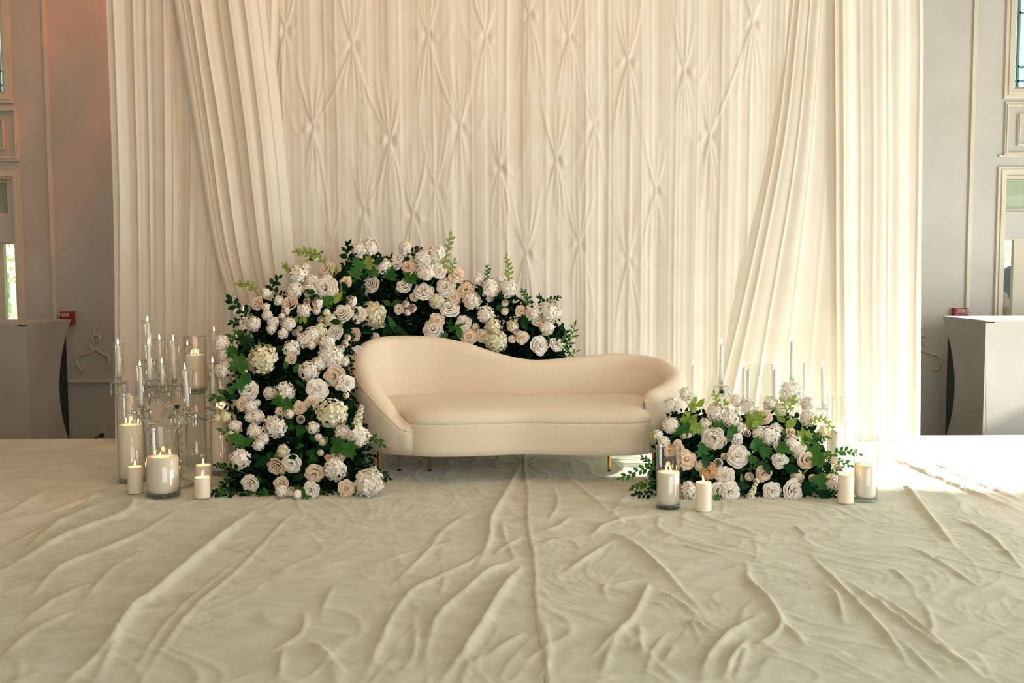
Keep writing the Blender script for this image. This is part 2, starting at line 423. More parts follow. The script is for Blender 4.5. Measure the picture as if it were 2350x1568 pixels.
# ------------------------------------------------------------------ floor cloths with folds
WR = [ # (strength m, half width m, [(px,py)...])
 (.016,.030,[(0,1317),(153,1235),(286,1184),(306,1148)]), (.012,.022,[(51,1276),(128,1210),(245,1154)]),
 (.012,.024,[(66,1378),(133,1312),(214,1276),(332,1225),(403,1174)]),
 (.022,.032,[(158,1567),(245,1491),(306,1404),(357,1368),(460,1281),(536,1215),(577,1179)]),
 (.008,.014,[(327,1567),(388,1470),(460,1388),(562,1297),(638,1215),(674,1179)]), (.007,.012,[(300,1560),(370,1450),(450,1370),(545,1290)]),
 (.012,.026,[(220,1567),(286,1440),(347,1368)]), (.009,.018,[(189,1388),(255,1312),(306,1281)]), (.006,.010,[(511,1271),(587,1245),(715,1230)]),
 (.006,.010,[(430,1255),(520,1262),(620,1290)]), (.008,.018,[(40,1440),(150,1370),(260,1330)]), (.008,.02,[(0,1520),(80,1450),(190,1400)]),
 (.014,.022,[(832,1567),(868,1496),(899,1424),(945,1363),(996,1337),(1072,1297),(1123,1261)]), (.012,.020,[(899,1348),(986,1266),(1016,1225),(1088,1169)]),
 (.024,.034,[(1016,1567),(1088,1470),(1149,1368),(1195,1307)]), (.018,.028,[(970,1531),(1001,1429),(1062,1368),(1123,1317),(1190,1286)]),
 (.020,.030,[(1090,1310),(1123,1245),(1129,1194),(1165,1130),(1198,1062)]), (.012,.022,[(1118,1511),(1200,1460)]), (.012,.020,[(1134,1276),(1200,1235)]),
 (.010,.020,[(705,1470),(750,1510),(792,1552)]), (.008,.016,[(735,1420),(750,1380),(766,1348)]), (.010,.018,[(970,1266),(1021,1220),(1098,1174)]),
 (.009,.016,[(880,1290),(960,1270),(1060,1240)]), (.010,.016,[(940,1540),(955,1480),(950,1420)]), (.008,.014,[(1016,1300),(1020,1340),(1010,1370)]),
 (.010,.018,[(1150,1200),(1160,1240),(1185,1290)]), (.008,.014,[(620,1500),(690,1460),(700,1410)]), (.010,.018,[(640,1560),(650,1500)]),
 (.016,.024,[(1222,1257),(1302,1241),(1398,1235),(1440,1246),(1483,1278),(1536,1331),(1621,1421)]), (.012,.018,[(1361,1235),(1382,1214),(1440,1195),(1504,1187),(1568,1179)]),
 (.011,.020,[(1286,1326),(1355,1283),(1408,1246)]), (.015,.022,[(1361,1512),(1398,1480),(1451,1427),(1483,1363),(1488,1347)]), (.010,.016,[(1393,1384),(1387,1352),(1419,1347),(1494,1331)]),
 (.018,.024,[(1712,1299),(1722,1342),(1760,1379),(1791,1432),(1781,1464),(1733,1491)]), (.012,.018,[(1791,1432),(1845,1485)]),
 (.018,.026,[(1605,1565),(1632,1512),(1669,1469),(1744,1421)]), (.016,.022,[(1664,1565),(1680,1523),(1717,1475)]), (.008,.012,[(1823,1209),(1850,1233)]),
 (.014,.020,[(1861,1278),(1909,1331),(1962,1384),(2031,1459),(2089,1539)]), (.012,.020,[(1898,1342),(1924,1384),(1935,1437)]),
 (.014,.018,[(1951,1342),(2036,1405),(2137,1480),(2260,1565)]), (.016,.024,[(2068,1102),(2100,1145),(2137,1193),(2196,1267)]),
 (.012,.018,[(2190,1193),(2270,1235),(2345,1310)]), (.009,.016,[(2047,1310),(2084,1342)]), (.009,.016,[(2078,1257),(2164,1299),(2240,1350)]),
 (.008,.016,[(1563,1251),(1605,1267),(1669,1283)]), (.010,.016,[(1467,1437),(1472,1512)]), (.010,.016,[(1605,1475),(1589,1432),(1627,1453)]), (.010,.016,[(1552,1490),(1525,1522)]),
 (.010,.018,[(1244,1416),(1260,1512),(1238,1565)]), (.010,.016,[(1510,1360),(1560,1390),(1610,1430)]), (.010,.016,[(1700,1530),(1712,1500),(1690,1565)]),
 (.008,.014,[(2120,1390),(2140,1440),(2130,1480)]), (.008,.014,[(2050,1460),(2120,1530),(2160,1565)]), (.009,.014,[(2000,1360),(2100,1430),(2200,1520),(2260,1560)]),
 (.018,.034,[(2015,1038),(2089,1070),(2201,1118),(2350,1177)]), (.014,.03,[(2100,1038),(2217,1097),(2350,1150)]), (.012,.02,[(1300,1095),(1340,1130),(1400,1180)]),
 (.010,.016,[(1270,1120),(1280,1160),(1260,1200)]), (.008,.014,[(1620,1205),(1740,1190),(1860,1200)]), (.012,.02,[(1310,1190),(1280,1215),(1240,1225)]),
 (.010,.02,[(1380,1560),(1400,1500),(1430,1450)]), (.009,.016,[(1480,1565),(1500,1500),(1530,1460)]), (.012,.03,[(100,1180),(200,1150),(300,1110)]), (.010,.03,[(0,1190),(120,1120)]),
 (.010,.02,[(20,1255),(110,1215),(160,1190)])]
SEG = []
for h, wd, pts in WR:
    if pts[0][0] < 700: h *= 1.5
    g = [ground(*p) for p in pts]; c = catmull([(p.x, p.y) for p in g], 6 * len(g))
    for i in range(len(c) - 1):
        e = min(1, (i + .5) / (len(c)) * 4, (len(c) - i - .5) / len(c) * 4)
        SEG.append((c[i], c[i+1], h * max(.25, e), wd))
def wrinkle(X, Y):
    Z = np.zeros_like(X)
    for a, b_, h, wd in SEG:
        m = (X > min(a[0], b_[0]) - 4*wd) & (X < max(a[0], b_[0]) + 4*wd) & (Y > min(a[1], b_[1]) - 4*wd) & (Y < max(a[1], b_[1]) + 4*wd)
        if not m.any(): continue
        d = b_ - a; L2 = max(d @ d, 1e-9)
        x = X[m] - a[0]; y = Y[m] - a[1]; t = np.clip((x * d[0] + y * d[1]) / L2, 0, 1)
        r2 = (x - t * d[0])**2 + (y - t * d[1])**2
        Z[m] = np.maximum(Z[m], h * (.72 * np.exp(-r2 / (wd * .40)**2) + .28 * np.exp(-r2 / (wd * .85)**2)))
    # fine creases following warped noise
    wxn = X + .25 * vnoise(X * 2.1, Y * 2.1, 3); wyn = Y + .25 * vnoise(X * 2.1, Y * 2.1, 4)
    a = np.abs(vnoise(wxn * 5 + wyn * 1.5, wyn * 2.2 - wxn, 5)); c2 = np.abs(vnoise(wxn * 9 - wyn * 3, wyn * 4 + wxn * 3, 6)); c3 = np.abs(vnoise(wxn * 15 + wyn * 6, wyn * 8 - wxn * 5, 16))
    msk = .5 + .5 * vnoise(X * 1.3, Y * 1.3, 8)
    Z += .008 * np.clip(1 - a * 5, 0, 1) ** 1.5 * msk + .006 * np.clip(1 - c2 * 5, 0, 1) ** 1.5 * msk
    Z += .0025 * vnoise(X * 6, Y * 6, 9) + .0035 * np.clip(1 - c3 * 4.5, 0, 1) ** 1.5 * (1 - .6 * msk)
    return Z
def seam(Y):
    """x of the joint between the two centre cloths"""
    a = ground(1199, 1050); b_ = ground(1213, 1250); c = ground(1246, 1567)
    return np.interp(Y, [c.y - 1, c.y, b_.y, a.y, a.y + 1], [c.x - .01, c.x, b_.x, a.x, a.x]) + .006 * np.sin(Y * 5)
def edgeL(Y): return -2.27 + .10 * sstep(4.6, 6.6, Y) + .02 * np.sin(Y * 3.1)
def edgeR(Y): return 2.34 + .02 * np.sin(Y * 2.3 + 1)
def floor_cloth(name, fl, fr, nu, z0, mat, label, lift_l=0, lift_r=0, y0=2.35, nv=370):
    yv = np.linspace(y0, YC, nv); u = np.linspace(0, 1, nu)
    l = fl(yv)[:, None]; r = fr(yv)[:, None]
    X = l + (r - l) * u; Y = np.repeat(yv[:, None], nu, 1)
    Z = wrinkle(X, Y) + z0
    Z += lift_l * np.exp(-((X - l) / .02)**2) + lift_r * np.exp(-((X - r) / .02)**2)
    Z[:, 0] = np.where(True, z0 - .002, 0); Z[:, -1] = z0 - .002; Z[-1] = z0 - .001
    return tag(obj(name, grid_mesh(name, np.stack([X, Y, Z], -1)), mat), label, 'floor cloth')
floor_cloth('floor_cloth', edgeL, lambda Y: seam(Y) + .03, 250, .004, M['velvet'], 'wrinkled beige velvet floor cloth under the tall flower column')
floor_cloth('floor_cloth', seam, edgeR, 250, .008, M['velvet'], 'wrinkled beige velvet floor cloth under the low flower mound', lift_l=.006)
floor_cloth('floor_cloth', lambda Y: 0 * Y - 4.6, lambda Y: edgeL(Y) + .05, 150, .0005, M['velvet2'], 'pale outer floor cloth on the dim side by the candelabra', nv=260)
floor_cloth('floor_cloth', lambda Y: edgeR(Y) - .05, lambda Y: 0 * Y + 4.6, 150, .0005, M['velvet2'], 'pale outer floor cloth in bright sunlight by the drape', nv=260)

# ------------------------------------------------------------------ drapes
def fold_profile(seed, lo=.05, hi=.15, amp=.02, wlo=.008, whi=.022):
    r = np.random.default_rng(seed); s = np.arange(-5, 5, .002); y = np.zeros_like(s); p = -5
    while p < 5:
        p += r.uniform(lo, hi); w_ = r.uniform(wlo, whi); h = r.uniform(.35, 1)
        m = np.abs(s - p) < 6 * w_
        y[m] += h * np.exp(-np.abs((s[m] - p) / w_) ** 1.6)
    broad = sum(a * np.sin(2 * np.pi * s / L + r.uniform(0, 7)) for a, L in ((.5, .33), (.4, .19), (.3, .115)))
    return s, amp * (y + broad)
YD = YS - .16
TOPZ = 3.75
PIN = [(721,292,1),(895,322,1.2),(947,492,1),(810,104,1.1),(656,70,.8),(836,485,.7),(982,81,.8),(1057,292,.9),(1115,82,.9),(1214,34,.8),(1306,86,.9),(1147,386,1),(1277,367,.9),
       (1442,140,1),(1365,287,.6),(1570,165,1),(1629,312,.9),(1505,436,.7),(1727,52,1),(1208,581,.9),(1330,560,.6),(1440,600,.5),(620,300,.5),(1000,430,.5),(760,560,.5)]
def pinched_drape():
    x0, x1 = at(560, 500, YD).x, at(1960, 500, YD).x
    nu, nv = 560, 270
    X, Z = np.meshgrid(np.linspace(x0, x1, nu), np.linspace(.015, TOPZ, nv))
    r = np.random.default_rng(5)
    bump_ = np.zeros_like(X); calm = np.zeros_like(X); DY = np.zeros_like(X)
    def crease(pts, w0, w1, h0, h1):
        c = catmull(pts, 6); n = len(c) - 1
        for i in range(n):
            a, b_ = c[i], c[i+1]; t0 = (i + .5) / n; wd = w0 + (w1 - w0) * t0; h = h0 + (h1 - h0) * t0
            m = (X > min(a[0], b_[0]) - 3*wd) & (X < max(a[0], b_[0]) + 3*wd) & (Z > min(a[1], b_[1]) - 2*wd) & (Z < max(a[1], b_[1]) + 2*wd)
            if not m.any(): continue
            d = b_ - a; x = X[m] - a[0]; z = Z[m] - a[1]; t = np.clip((x*d[0] + z*d[1]) / (d @ d), 0, 1)
            r2 = (x - t*d[0])**2 + (z - t*d[1])**2
            bump_[m] = np.maximum(bump_[m], h * np.exp(-r2 / wd**2))
    PP = [(at(px, py, YD), s_) for px, py, s_ in PIN]
    for k, (p, s_) in enumerate(PP):
        dx = X - p.x; dz = Z - p.z
        cone = np.exp(-(dx / (.035 + .22 * np.abs(dz)))**2) * np.exp(-(dz / .36)**2)
        calm = np.maximum(calm, s_ * cone)
        DY += s_ * (.014 * np.exp(-(dx**2 + dz**2) / .030**2))
        # little puffs of cloth beside the stitch
        for sg in (-1, 1):
            DY -= s_ * .013 * r.uniform(.4, 1) * np.exp(-((dx - sg * r.uniform(.035, .06)) / .022)**2 - ((dz + r.uniform(-.02, .04)) / .035)**2)
        # sagging swag under one side
        sg = 1 if r.uniform() > .5 else -1
        q = [(p.x + sg * .02, p.z + .03), (p.x + sg * .09, p.z - .06), (p.x + sg * .15, p.z + .02), (p.x + sg * .19, p.z + .22)]
        crease(q, .012, .022, .006 * s_, .003)
        for up in (1, -1):
            n = int(r.integers(4, 7)); L0 = .42 if up > 0 else .46
            for j in range(n):
                an = (-1 + 2 * (j + .5) / n) * (.36 if up > 0 else .30) + r.uniform(-.04, .04); L = L0 * r.uniform(.55, 1.15)
                bend = -an * .22 * L
                q = [(p.x, p.z), (p.x + an * L * .5, p.z + up * L * .5), (p.x + an * L + bend, p.z + up * L)]
                crease(q, .0045, .016, .017 * s_ * r.uniform(.6, 1.1), .003)
    for i, (p, a) in enumerate(PP):
        for q, b_ in PP[i+1:]:
            hi, lo = (p, q) if p.z > q.z else (q, p)
            if abs(p.x - q.x) < .36 and .22 < hi.z - lo.z < .80 and r.uniform() < .45:
                crease([(hi.x, hi.z), ((hi.x + lo.x) / 2 + r.uniform(-.02, .02), (hi.z + lo.z) / 2 - .03), (lo.x, lo.z)], .008, .009, .010, .007)
    sway = .010 * vnoise(X * 2.5, Z * .9, 31)
    folds = .010 * np.interp(X + sway, *fold_profile(23, .07, .17, 1.0, .006, .015)) + .0045 * np.interp(X + .6 * sway, *fold_profile(21, .025, .07, 1.0, .004, .009))
    fine = .5 + .5 * vnoise(X * 3, Z * .7, 36)
    Yv = YD - folds * (1 - .8 * calm) * (.55 + .45 * fine) - .95 * bump_ + DY + .012 * vnoise(X * 3.3, Z * 1.6, 33)
    return np.stack([X, Yv, Z], -1)
tag(obj('pinched_drape', grid_mesh('pinched_drape', pinched_drape()), M['drape']), 'wide ivory drape with pinched tufts behind the sofa', 'curtain')

def panel(name, left, right, yoff, seed, label, nu=150, nv=130, amp=.02, lo=.05, hi=.15, wlo=.008, whi=.02, zb=.015, stretch=1.0, tuck_l=0, tuck_r=0):
    """left/right: lists of (px,py) edges from top to bottom"""
    z = np.linspace(zb, TOPZ, nv)
    def edge(pts):
        q = [at(px, py, YD + yoff) for px, py in pts]
        q = sorted([(p.z, p.x) for p in q]); zz = [a for a, _ in q]; xx = [c for _, c in q]
        # extrapolate straight to top
        k = (xx[-1] - xx[-2]) / (zz[-1] - zz[-2]); zz.append(TOPZ + .1); xx.append(xx[-1] + k * (TOPZ + .1 - zz[-2]))
        c = catmull(list(zip(zz, xx)), 80); return np.interp(z, c[:, 0], c[:, 1])
    l, r = edge(left), edge(right)
    u = np.linspace(0, 1, nu)
    X = l[:, None] + (r - l)[:, None] * u
    W = (r - l)[-1] * stretch
    s, y = fold_profile(seed, lo, hi, amp, wlo, whi)
    Z = np.repeat(z[:, None], nu, 1)
    UU = u[None, :] * W + .008 * vnoise(u[None, :] * 6 + 0 * Z, Z * 1.1, seed + 1)
    Y = YD + yoff + tuck_l * np.exp(-(u[None, :] / .22)**2) + tuck_r * np.exp(-((1 - u[None, :]) / .10)**2) - np.interp(UU, s, y) + .01 * vnoise(X * 3, Z * 1.5, seed + 2)
    return tag(obj(name, grid_mesh(name, np.stack([X, Y, Z], -1)), M['drape']), label, 'curtain')
panel('straight_drape', [(245,0),(262,500),(268,1000)], [(640,0),(620,500),(600,1000)], -.07, 41, 'straight ivory drape at the dim outer end beside the reddish wall', nu=230, lo=.05, hi=.15, amp=.026, wlo=.006, whi=.018)
panel('swept_drape', [(398,0),(447,296),(495,580),(560,800),(600,1010)], [(610,0),(648,330),(668,580),(690,800),(700,1010)], -.15, 51, 'ivory drape swept diagonally down behind the flower column', nu=190, amp=.027, lo=.05, hi=.12, wlo=.006, whi=.016, stretch=1.15, tuck_r=.08)
panel('swept_drape', [(1790,0),(1745,300),(1670,600),(1590,880),(1560,1005)], [(1950,0),(1946,300),(1938,700),(1932,1005)], -.045, 61, 'ivory drape fanning out in diagonal folds behind the white tapers', nu=220, amp=.011, lo=.045, hi=.12, wlo=.006, whi=.016, stretch=1.7, tuck_l=.06)
panel('straight_drape', [(1915,0),(1918,500),(1920,1003)], [(2120,0),(2117,500),(2113,1003)], -.08, 71, 'straight ivory drape at the sunlit outer end beside the pale wall', nu=140, lo=.07, hi=.15, amp=.018, wlo=.006, whi=.016)

# ------------------------------------------------------------------ sofa
def sofa():
    root = empty('sofa', (0.04, 6.0, .008), 'cream curved sofa with sloping back and thin gold legs', 'sofa')
    off = Vector(root.location)
    def put(name, me, mat):
        me.transform(Matrix.Translation(-off)); return obj(name, me, mat, root)
    path = [(-.625,5.555,.35),(-.74,5.60,.455),(-.88,5.73,.585),(-.970,5.94,.690),(-.965,6.20,.765),(-.84,6.40,.79),(-.55,6.49,.785),(-.30,6.48,.745),(-.08,6.45,.675),(.12,6.44,.635),
            (.36,6.46,.645),(.62,6.48,.668),(.84,6.43,.665),(1.0,6.27,.645),(1.05,6.02,.60),(.99,5.78,.57),(.87,5.63,.53)]
    C = catmull(path, 110); V = []; n = len(C)
    T = np.gradient(C[:, :2], axis=0); T /= np.linalg.norm(T, axis=1)[:, None]
    cen = np.array([.04, 6.0])
    Nn = np.stack([T[:, 1], -T[:, 0]], 1)    # right of travel = inward for clockwise path
    zb = .165
    def prof(h):
        t = .125; r = t / 2; p = [(.03, zb), (.012, zb + .05), (0, zb + .12)]
        top = h - r
        for k in range(1, 4): p.append((0, zb + .12 + (top - zb - .12) * k / 3 if top > zb + .12 else top))
        for k in range(1, 9):
            a = math.pi - math.pi * k / 9; p.append((r + r * math.cos(a), top + r * math.sin(a)))
        ib = .36
        for k in range(0, 5):
            q = k / 4; p.append((t + .055 * q, top + (min(ib, top - .01) - top) * q))
        p.append((t + .055, zb)); return p
    secs = []
    def sec(c, N_, h, sc=1.0, adv=0.0, T_=None, hs=1.0):
        out = []
        for a, z in prof(h):
            a2 = .09 + (a - .09) * sc; z2 = zb + (z - zb) * hs
            q = np.array(c[:2]) + N_ * a2 + (T_ * adv if T_ is not None else 0)
            out.append((q[0], q[1], z2))
        return out
    for k in range(5, 0, -1):
        ph = k * math.pi / 2 / 5.3
        secs.append(sec(C[0], Nn[0], C[0, 2], math.cos(ph), -math.sin(ph) * .085, T[0], 1 - .20 * (1 - math.cos(ph))))
    for i in range(n): secs.append(sec(C[i], Nn[i], C[i, 2]))
    for k in range(1, 6):
        ph = k * math.pi / 2 / 5.3
        secs.append(sec(C[-1], Nn[-1], C[-1, 2], math.cos(ph), math.sin(ph) * .085, T[-1], 1 - .20 * (1 - math.cos(ph))))
    m = len(secs[0]); verts = [v for s in secs for v in s]; faces = []
    for i in range(len(secs) - 1):
        for k in range(m):
            k2 = (k + 1) % m
            faces.append((i*m+k, i*m+k2, (i+1)*m+k2, (i+1)*m+k))
    faces.append(tuple(range(m))); faces.append(tuple((len(secs)-1)*m + k for k in range(m))[::-1])
    bk = put('backrest', mesh('backrest', verts, faces), M['boucle'])
    # piping along the outer edge of the near arm and down its front
    pts = [secs[i][6] for i in range(40, -1, -1)] + [secs[0][k] for k in (5, 4, 3, 2, 1)]
    pts = [tuple(q) for q in catmull([p for i, p in enumerate(pts) if i % 2 == 0 or i > 36], 60)]
    put('piping', MB().tube(pts, .0032, 6).mesh('piping'), M['piping'])
    # seat outline
    inner = C[:, :2] + Nn * .155
    front = catmull([(.80,5.63),(.74,5.565),(.55,5.535),(.30,5.56),(.06,5.59),(-.20,5.545),(-.42,5.525),(-.57,5.555)], 50)
    outl = np.vstack([inner[4:-4:2], front])
    # resample evenly
    d = np.r_[0, np.cumsum(np.linalg.norm(np.diff(np.vstack([outl, outl[:1]]), axis=0), axis=1))]
    tt = np.linspace(0, d[-1], 161)[:-1]; cl = np.vstack([outl, outl[:1]])
    P = np.stack([np.interp(tt, d, cl[:, 0]), np.interp(tt, d, cl[:, 1])], 1)
    for _ in range(3): P = .5 * P + .25 * (np.roll(P, 1, 0) + np.roll(P, -1, 0))
    tg = np.roll(P, -1, 0) - np.roll(P, 1, 0); tg /= np.linalg.norm(tg, axis=1)[:, None]
    nin = np.stack([tg[:, 1], -tg[:, 0]], 1)
    def stack(levels, cap_z, name, bottom=True):
        v = []; f = []; k = len(P)
        for ins, z in levels:
            q = P + nin * ins
            v += [(x, y, z) for x, y in q]
        for i in range(len(levels) - 1):
            for j in range(k): f.append((i*k+j, i*k+(j+1)%k, (i+1)*k+(j+1)%k, (i+1)*k+j))
        # inner shrink rings to the centre line for the top
        base = len(v) - k; prev = base; last = P + nin * levels[-1][0]
        ctr = np.array([.05, 5.98])
        for sc_, z in ((.8, cap_z + .002), (.5, cap_z + .006), (.2, cap_z + .008)):
            q = ctr + (last - ctr) * sc_; s0 = len(v); v += [(x, y, z) for x, y in q]
            for j in range(k): f.append((prev+j, prev+(j+1)%k, s0+(j+1)%k, s0+j))
            prev = s0
        f.append(tuple(prev + j for j in range(k)))
        if bottom: f.append(tuple(range(k))[::-1])
        return mesh(name, v, f)
    put('seat_base', stack([(.012,.163),(.004,.168),(0,.20),(-.004,.28),(-.004,.335),(-.0035,.346)], .346, 'seat_base'), M['boucle'])
    put('seat_cushion', stack([(-.001,.3465),(-.004,.349),(-.005,.365),(-.001,.385),(.012,.404),(.036,.420),(.08,.430)], .432, 'seat_cushion'), M['boucle'])
    # legs
    for (fx, fy, z0, mt) in ((871,1104,.19,'gold'),(987,1084,.19,'gold'),(917,1083,.19,'grey_metal'),(1398,1085,.19,'gold'),(1500,1104,.19,'gold')):
        g = ground(fx, fy)
        lg = put('leg', MB().lathe([(.007,.0),(.008,.012),(.0135,z0 - .012),(.016,z0 - .008),(.016,z0)], 14, (g.x, g.y, .008)).mesh('leg'), M[mt])
        fo = MB().lathe([(.010,0),(.011,.004),(.008,.010)], 12, (g.x, g.y, .006)).mesh('foot'); fo.transform(Matrix.Translation(-off)); obj('foot', fo, M['dark_metal'], lg)
    return root
sofa()

# ------------------------------------------------------------------ covered tables behind the stage
def covered_table(side):
    s = 1 if side > 0 else -1
    yn, yf = 7.95, 8.75
    topz = at(2262 if s > 0 else 62, 736 if s > 0 else 744, yn).z
    xn = at(2262 if s > 0 else 62, 760, yn).x
    xo = xn + s * 1.8
    lab = 'white stretch-covered table end in sunlight below the red fire box' if s > 0 else 'white stretch-covered table in shade with a dark gap beside the wall'
    root = empty('covered_table', (xn + s * .9, (yn + yf) / 2, LOWZ), lab, 'table', 'stretch-covered tables behind the stage')
    off = Vector(root.location)
    def put(name, me, mat, par=root):
        me.transform(Matrix.Translation(-off)); return obj(name, me, mat, par)
    # cover: top + long front + back, thin shells
    b = MB()
    x_a, x_b = min(xn, xo), max(xn, xo)
    b.box((x_a, yn, topz - .02), (x_b, yf, topz)); put('cover_top', b.mesh('cover_top', False), M['spandex'])
    # front panel slightly bowed
    nu, nv = 24, 24; u = np.linspace(0, 1, nu); v = np.linspace(0, 1, nv); UU, VV = np.meshgrid(u, v)
    X = xn + s * UU * 1.8; Z = LOWZ + .02 + VV * (topz - LOWZ - .03); Y = yn + .03 * np.sin(VV * math.pi) * np.sin(UU * math.pi)
    put('cover_front', grid_mesh('cover_front', np.stack([X, Y, Z], -1)), M['spandex'])
    # end panel facing the aisle; its far edge is pulled into a deep concave curve
    d = .34 * np.sin(np.clip((VV), 0, 1) * math.pi) ** .8 if s < 0 else .34 * np.sin(np.clip(VV * 1.02, 0, 1) * math.pi) ** .8
    Yf = yf - d * (yf - yn)
    Y = yn + (Yf - yn) * UU; X = xn + s * (.015 * np.sin(VV * math.pi) * np.sin(UU * math.pi)) + s * (.10 * (1 - VV)) * (1 - UU) * .4
    put('cover_end', grid_mesh('cover_end', np.stack([X, Y, Z], -1)), M['spandex'])
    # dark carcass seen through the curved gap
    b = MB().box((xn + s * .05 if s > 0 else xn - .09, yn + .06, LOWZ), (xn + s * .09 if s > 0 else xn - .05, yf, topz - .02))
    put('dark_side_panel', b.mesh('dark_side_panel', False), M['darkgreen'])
    for (lx, ly) in ((xn + s * .12, yf - .05), (xo - s * .06, yn + .06), (xo - s * .06, yf - .05), (xn + s * .12, yn + .1)):
        put('leg', MB().box((lx - .02, ly - .02, LOWZ), (lx + .02, ly + .02, topz - .02)).mesh('leg', False), M['dark_metal'])
covered_table(1); covered_table(-1)

# ------------------------------------------------------------------ fire alarm boxes, plug
def text_mesh(body, size, extrude=.001):
    cu = bpy.data.curves.new('lettering', 'FONT'); cu.body = body; cu.size = size; cu.extrude = extrude; cu.align_x = 'CENTER'; cu.align_y = 'CENTER'
    t = bpy.data.objects.new('lettering_tmp', cu); COL.objects.link(t)
    dg = bpy.context.evaluated_depsgraph_get(); dg.update()
    me = bpy.data.meshes.new_from_object(t.evaluated_get(dg)); bpy.data.objects.remove(t)
    me.materials.clear(); return me
def fire_box(px0, px1, py0, label, flip):
    Y = YB - .06; a = at(px0, py0, Y); c = at(px1, py0 + 30, Y)
    root = empty('fire_alarm_box', ((a.x + c.x) / 2, YB - .03, c.z), label, 'fire alarm')
    W = c.x - a.x; H = a.z - c.z
    b = MB().box((-W/2, -.04, 0), (W/2, .03, H)); obj('housing', b.mesh('housing', False), M['red'], root)
    obj('edge_cover', MB().box((W/2 * flip - .012, -.046, 0), (W/2 * flip + .004, .03, H * 1.02)).mesh('edge_cover', False), M['red'], root)
    obj('lettering', text_mesh('FIRE', .058), M['white_print'], root, (-.008 * flip, -.0415, H - .030), (math.pi / 2, 0, 0))
    obj('pull_bar', MB().box((-W/2 + .012, -.05, H * .36), (W/2 - .012, -.04, H * .5)).mesh('pull_bar', False), M['black'], root)
fire_box(137, 166, 716, 'red fire alarm box on the dim wall above the shaded table', 1)
fire_box(2193, 2222, 708, 'red fire alarm box on the pale wall above the sunlit table', -1)
pl = empty('plug_and_cord', at(233, 1000, YB - .05), 'black plug with cord in the wall socket beside the shaded table', 'plug')
obj('socket_plate', MB().box((-.035, .03, -.05), (.035, .045, .06)).mesh('socket_plate', False), M['outlet'], pl)
obj('plug', MB().lathe([(.012, -.03), (.02, -.02), (.02, .01), (.014, .025)], 12).mesh('plug'), M['black'], pl, (0, -.0, 0), (math.pi / 2, 0, 0))
obj('cord', MB().tube([(0, -.02, 0), (-.03, -.04, -.01), (-.07, -.05, -.05), (-.12, -.04, -.12), (-.16, -.03, -.25)], .006, 8).mesh('cord'), M['black'], pl)

# ------------------------------------------------------------------ flowers
def rose_mesh(seed, kind):
    r = np.random.default_rng(seed); V = []; Fc = []
    L = [(2,.13,.66,1.9),(3,.25,.65,1.5),(4,.42,.58,1.25),(5,.62,.46,1.05),(6,.84,.28,.92),(7,1.02,.05,.80)]
    if kind == 'bud': L = [(3,.20,.9,1.4),(3,.42,.88,1.25),(4,.66,.72,1.1)]
    nt_, na = 6, 5
    for li, (n, rt, zt, hw) in enumerate(L):
        ph = r.uniform(0, 7)
        for k in range(n):
            th0 = ph + 2 * math.pi * k / n + r.uniform(-.12, .12); rj = rt * r.uniform(.92, 1.1); zj = zt + r.uniform(-.05, .05); b0 = len(V)
            for i in range(nt_):
                t = i / (nt_ - 1)
                if kind == 'bud':
                    rad = rj * (.35 + .75 * math.sin(math.pi * (.12 + .66 * t))) ; z = -.55 + (zj + .55) * t
                else:
                    rad = rj * (.50 + .50 * t ** .9) + (.06 * (t ** 5) if li > 1 else 0)
                    z = zj - .48 + .48 * (t ** .7) - (.09 * t ** 6 if li > 1 else 0)
                wv = hw * (1 - .62 * max(0, (t - .55) / .45) ** 2)
                for j in range(na):
                    a = (j / (na - 1) * 2 - 1)
                    th = th0 + a * wv
                    rr = rad * (1 + .05 * a * a * (1 if li < 3 else -1)) + .015 * (k % 2)
                    V.append((rr * math.cos(th), rr * math.sin(th), z - (.10 * a * a * t if kind != 'bud' else 0) + r.uniform(-.012, .012)))
            for i in range(nt_ - 1):
                for j in range(na - 1):
                    q = b0 + i * na + j; Fc.append((q, q + 1, q + na + 1, q + na))
    if kind != 'bud':
        b = MB().lathe([(.16, .10), (.15, .42), (.10, .56), (.03, .62), (.002, .63)], 8); o_ = len(V); V += b.v; Fc += [tuple(i + o_ for i in f) for f in b.f]
    return V, Fc
def floret(V, Fc, c, nrm, size, r):
    n = Vector(nrm).normalized(); u = n.cross(Vector((.31, .2, .9)))
    if u.length < .05: u = n.cross(Vector((1, 0, 0)))
    u.normalize(); v = n.cross(u); a0 = r.uniform(0, 7)
    for k in range(4):
        a = a0 + k * math.pi / 2 + r.uniform(-.15, .15); d = u * math.cos(a) + v * math.sin(a); e = n.cross(d)
        lift = r.uniform(-.12, .22); b = len(V); c_ = Vector(c)
        prf = [(0.06, 0), (.45, .36), (.85, .40), (1.08, .18)]
        pts = [c_]
        left = []; right = []
        for t, wd in prf[1:]:
            left.append(c_ + d * (t * size) + e * (wd * size) + n * (size * lift * t))
            right.append(c_ + d * (t * size) - e * (wd * size) + n * (size * lift * t))
        mid = c_ + d * (.7 * size) + n * (size * (lift * .7 - .10))
        seq = [c_] + left + right[::-1] + [mid]
        V += [tuple(p) for p in seq]
        for i in range(6): Fc.append((b + 7, b + i, b + i + 1))
        Fc.append((b + 7, b + 6, b))
